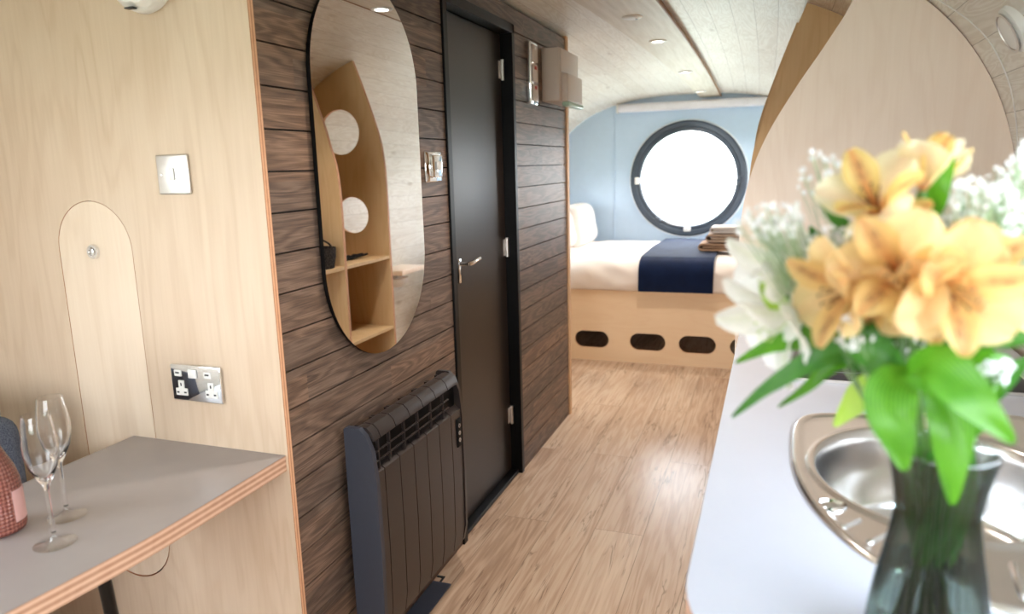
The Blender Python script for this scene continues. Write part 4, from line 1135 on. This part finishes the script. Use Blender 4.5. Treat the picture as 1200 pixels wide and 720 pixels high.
# gypsophila sprays
def spray(cx, cy, Y, wx, wy, dep, count, label, s=1.0):
    base = Vector((vx, vy, vz+.13))
    t = thing('gypsophila_spray', label, 'flower', base, "sprays of tiny white blossom in the vase")
    st_ = MB(); fl = MB()
    hub = at(cx, cy+wy*.9, Y+.02).lerp(base, .35)
    main = smooth_curve([Vector((vx+random.uniform(-.01, .01), vy+random.uniform(-.01, .01), vz+.03)), base, base.lerp(hub, .6)+Vector((0, 0, .01)), hub], 5)
    st_.tube(main, .0012, 6)
    for i in range(count):
        a = random.uniform(0, 2*pi); r = sqrt(random.random())
        p = at(cx+wx*r*cos(a), cy+wy*r*sin(a), Y+random.uniform(-dep, dep))
        q = hub.lerp(p, random.uniform(.45, .7))+Vector((random.uniform(-.006, .006), random.uniform(-.006, .006), random.uniform(-.004, .006)))
        if i % 2 == 0: st_.tube([hub, q, p], [.0006, .0004, .0003], 4)
        else: st_.tube([q, p], [.0004, .0003], 4)
        R_ = random.uniform(.0028, .0050)*s
        dd = Vector((random.uniform(-1, 1), random.uniform(-1.4, .4), random.uniform(-.5, 1))).normalized(); X_, Y_, Z_ = frame_of(dd)
        for ring, (rr, tilt, np_) in enumerate(((1, .5, 5), (.65, 1.0, 5))):
            for k in range(np_):
                an = 2*pi*k/np_+ring*.6; sd = X_*cos(an)+Y_*sin(an); tn = Z_.cross(sd)
                tip = p+sd*R_*rr*cos(tilt)+Z_*R_*rr*sin(tilt); mdp = p+sd*R_*rr*.55*cos(tilt*.6)+Z_*R_*rr*.5*sin(tilt)
                fl.add([p, mdp+tn*R_*.42, tip+tn*R_*.2, tip-tn*R_*.2, mdp-tn*R_*.42], [[0, 1, 2, 3, 4]], 0, [(.5, 0), (1, .5), (.7, 1), (.3, 1), (0, .5)])
    st_.build('stem', ['palestem'], parent=t, weld=False)
    fl.build('blossoms', ['gyp'], parent=t, weld=False, recalc=False, smooth=None, kind='stuff')
spray(900, 262, .735, 40, 22, .02, 75, 'spray of tiny white blossom at the far left above the white blooms')
spray(982, 292, .76, 45, 26, .02, 90, 'spray of tiny white blossom between the white and yellow blooms')
spray(1150, 255, .80, 58, 48, .04, 230, 'dense spray of tiny white blossom filling the right side of the bouquet')
spray(1195, 225, .84, 34, 60, .04, 130, 'spray of tiny white blossom highest at the right picture edge')
spray(1085, 270, .82, 40, 18, .02, 45, 'small spray of tiny white blossom under the yellow blooms')
spray(1000, 392, .69, 26, 20, .015, 16, 'few loose tiny white blossoms below the front amber cluster', 1.2)
spray(1170, 440, .78, 36, 16, .02, 14, 'few larger white blossoms low at the right above the vase rim', 1.7)
spray(960, 205, .82, 26, 30, .02, 26, 'airy spray of tiny white blossom left of the pale yellow bloom')
spray(1070, 400, .80, 60, 28, .03, 45, 'scattered tiny white blossoms among the leaves at the middle', 1.2)

# ------------------------------------------------------------------ light
wld = bpy.data.worlds.new('sky'); bpy.context.scene.world = wld; wld.use_nodes = True
nt = wld.node_tree; nt.nodes.clear()
o_ = nt.nodes.new('ShaderNodeOutputWorld'); bg = nt.nodes.new('ShaderNodeBackground'); nt.links.new(bg.outputs[0], o_.inputs[0])
tc = nt.nodes.new('ShaderNodeTexCoord'); sx = nt.nodes.new('ShaderNodeSeparateXYZ'); rp = nt.nodes.new('ShaderNodeValToRGB')
mp = nt.nodes.new('ShaderNodeMapRange'); mp.inputs[1].default_value = -1; mp.inputs[2].default_value = 1
nt.links.new(tc.outputs['Generated'], sx.inputs[0]); nt.links.new(sx.outputs[2], mp.inputs[0]); nt.links.new(mp.outputs[0], rp.inputs[0]); nt.links.new(rp.outputs[0], bg.inputs[0])
e = rp.color_ramp.elements; e[0].position = .0; e[0].color = (.84, .90, .84, 1); e[1].position = .5; e[1].color = (.95, .98, 1, 1)
x = e.new(.62); x.color = (.85, .93, 1, 1); x = e.new(1.); x.color = (.72, .86, 1, 1)
bg.inputs[1].default_value = 13.0
def area(name, c, d, sx_, sy_, power, col, portal=False):
    L = bpy.data.lights.new(name, 'AREA'); L.shape = 'RECTANGLE'; L.size = sx_; L.size_y = sy_; L.energy = power; L.color = col
    if portal: L.cycles.is_portal = True
    o = bpy.data.objects.new(name, L); COL.objects.link(o); o.location = c
    o.rotation_euler = Vector(d).to_track_quat('-Z', 'Y').to_euler(); return o
area('portal_round_window', (WC[0], ye+.08, WC[1]), (0, -1, 0), .95, .95, 1, (1, 1, 1), True)
area('portal_rear', ((RX[0]+RX[1])/2, YREAR-.03, (RX[2]+RX[3])/2), (0, 1, 0), RX[1]-RX[0], RX[3]-RX[2], 1, (1, 1, 1), True)
for nm, q in (('portal_left', qL), ('portal_added_right', qR), ('portal_added_bed_left', qBL), ('portal_added_bed_right', qBR)):
    c = sum(q, Vector())/4; nrm = (q[1]-q[0]).cross(q[3]-q[0]).normalized()
    if nrm.dot(Vector((XC, c.y, 1.1))-c) < 0: nrm = -nrm
    area(nm, c-nrm*.08, nrm, 1.8, .9, 1, (1, 1, 1), True)

# ------------------------------------------------------------------ camera object, view
cam = bpy.data.cameras.new('camera'); co = bpy.data.objects.new('camera', cam); COL.objects.link(co)
cam.sensor_width = 36; cam.lens = F_PX/1200*36; cam.clip_start = .02
m3 = Matrix((CR, CU, -CF)).transposed()
co.matrix_world = Matrix.Translation((0, 0, CAMH)) @ m3.to_4x4()
cam.dof.use_dof = True; cam.dof.focus_distance = 2.1; cam.dof.aperture_fstop = 2.7
sc = bpy.context.scene; sc.camera = co
sc.view_settings.view_transform = 'Standard'; sc.view_settings.look = 'None'; sc.view_settings.gamma = 1; sc.view_settings.use_curve_mapping = False
sc.view_settings.exposure = 0.27
sc.cycles.max_bounces = 14; sc.cycles.diffuse_bounces = 6; sc.cycles.transparent_max_bounces = 24; sc.cycles.transmission_bounces = 12
sc.cycles.caustics_reflective = False; sc.cycles.caustics_refractive = False
sc.cycles.sample_clamp_indirect = 8
sc.cycles.use_denoising = True
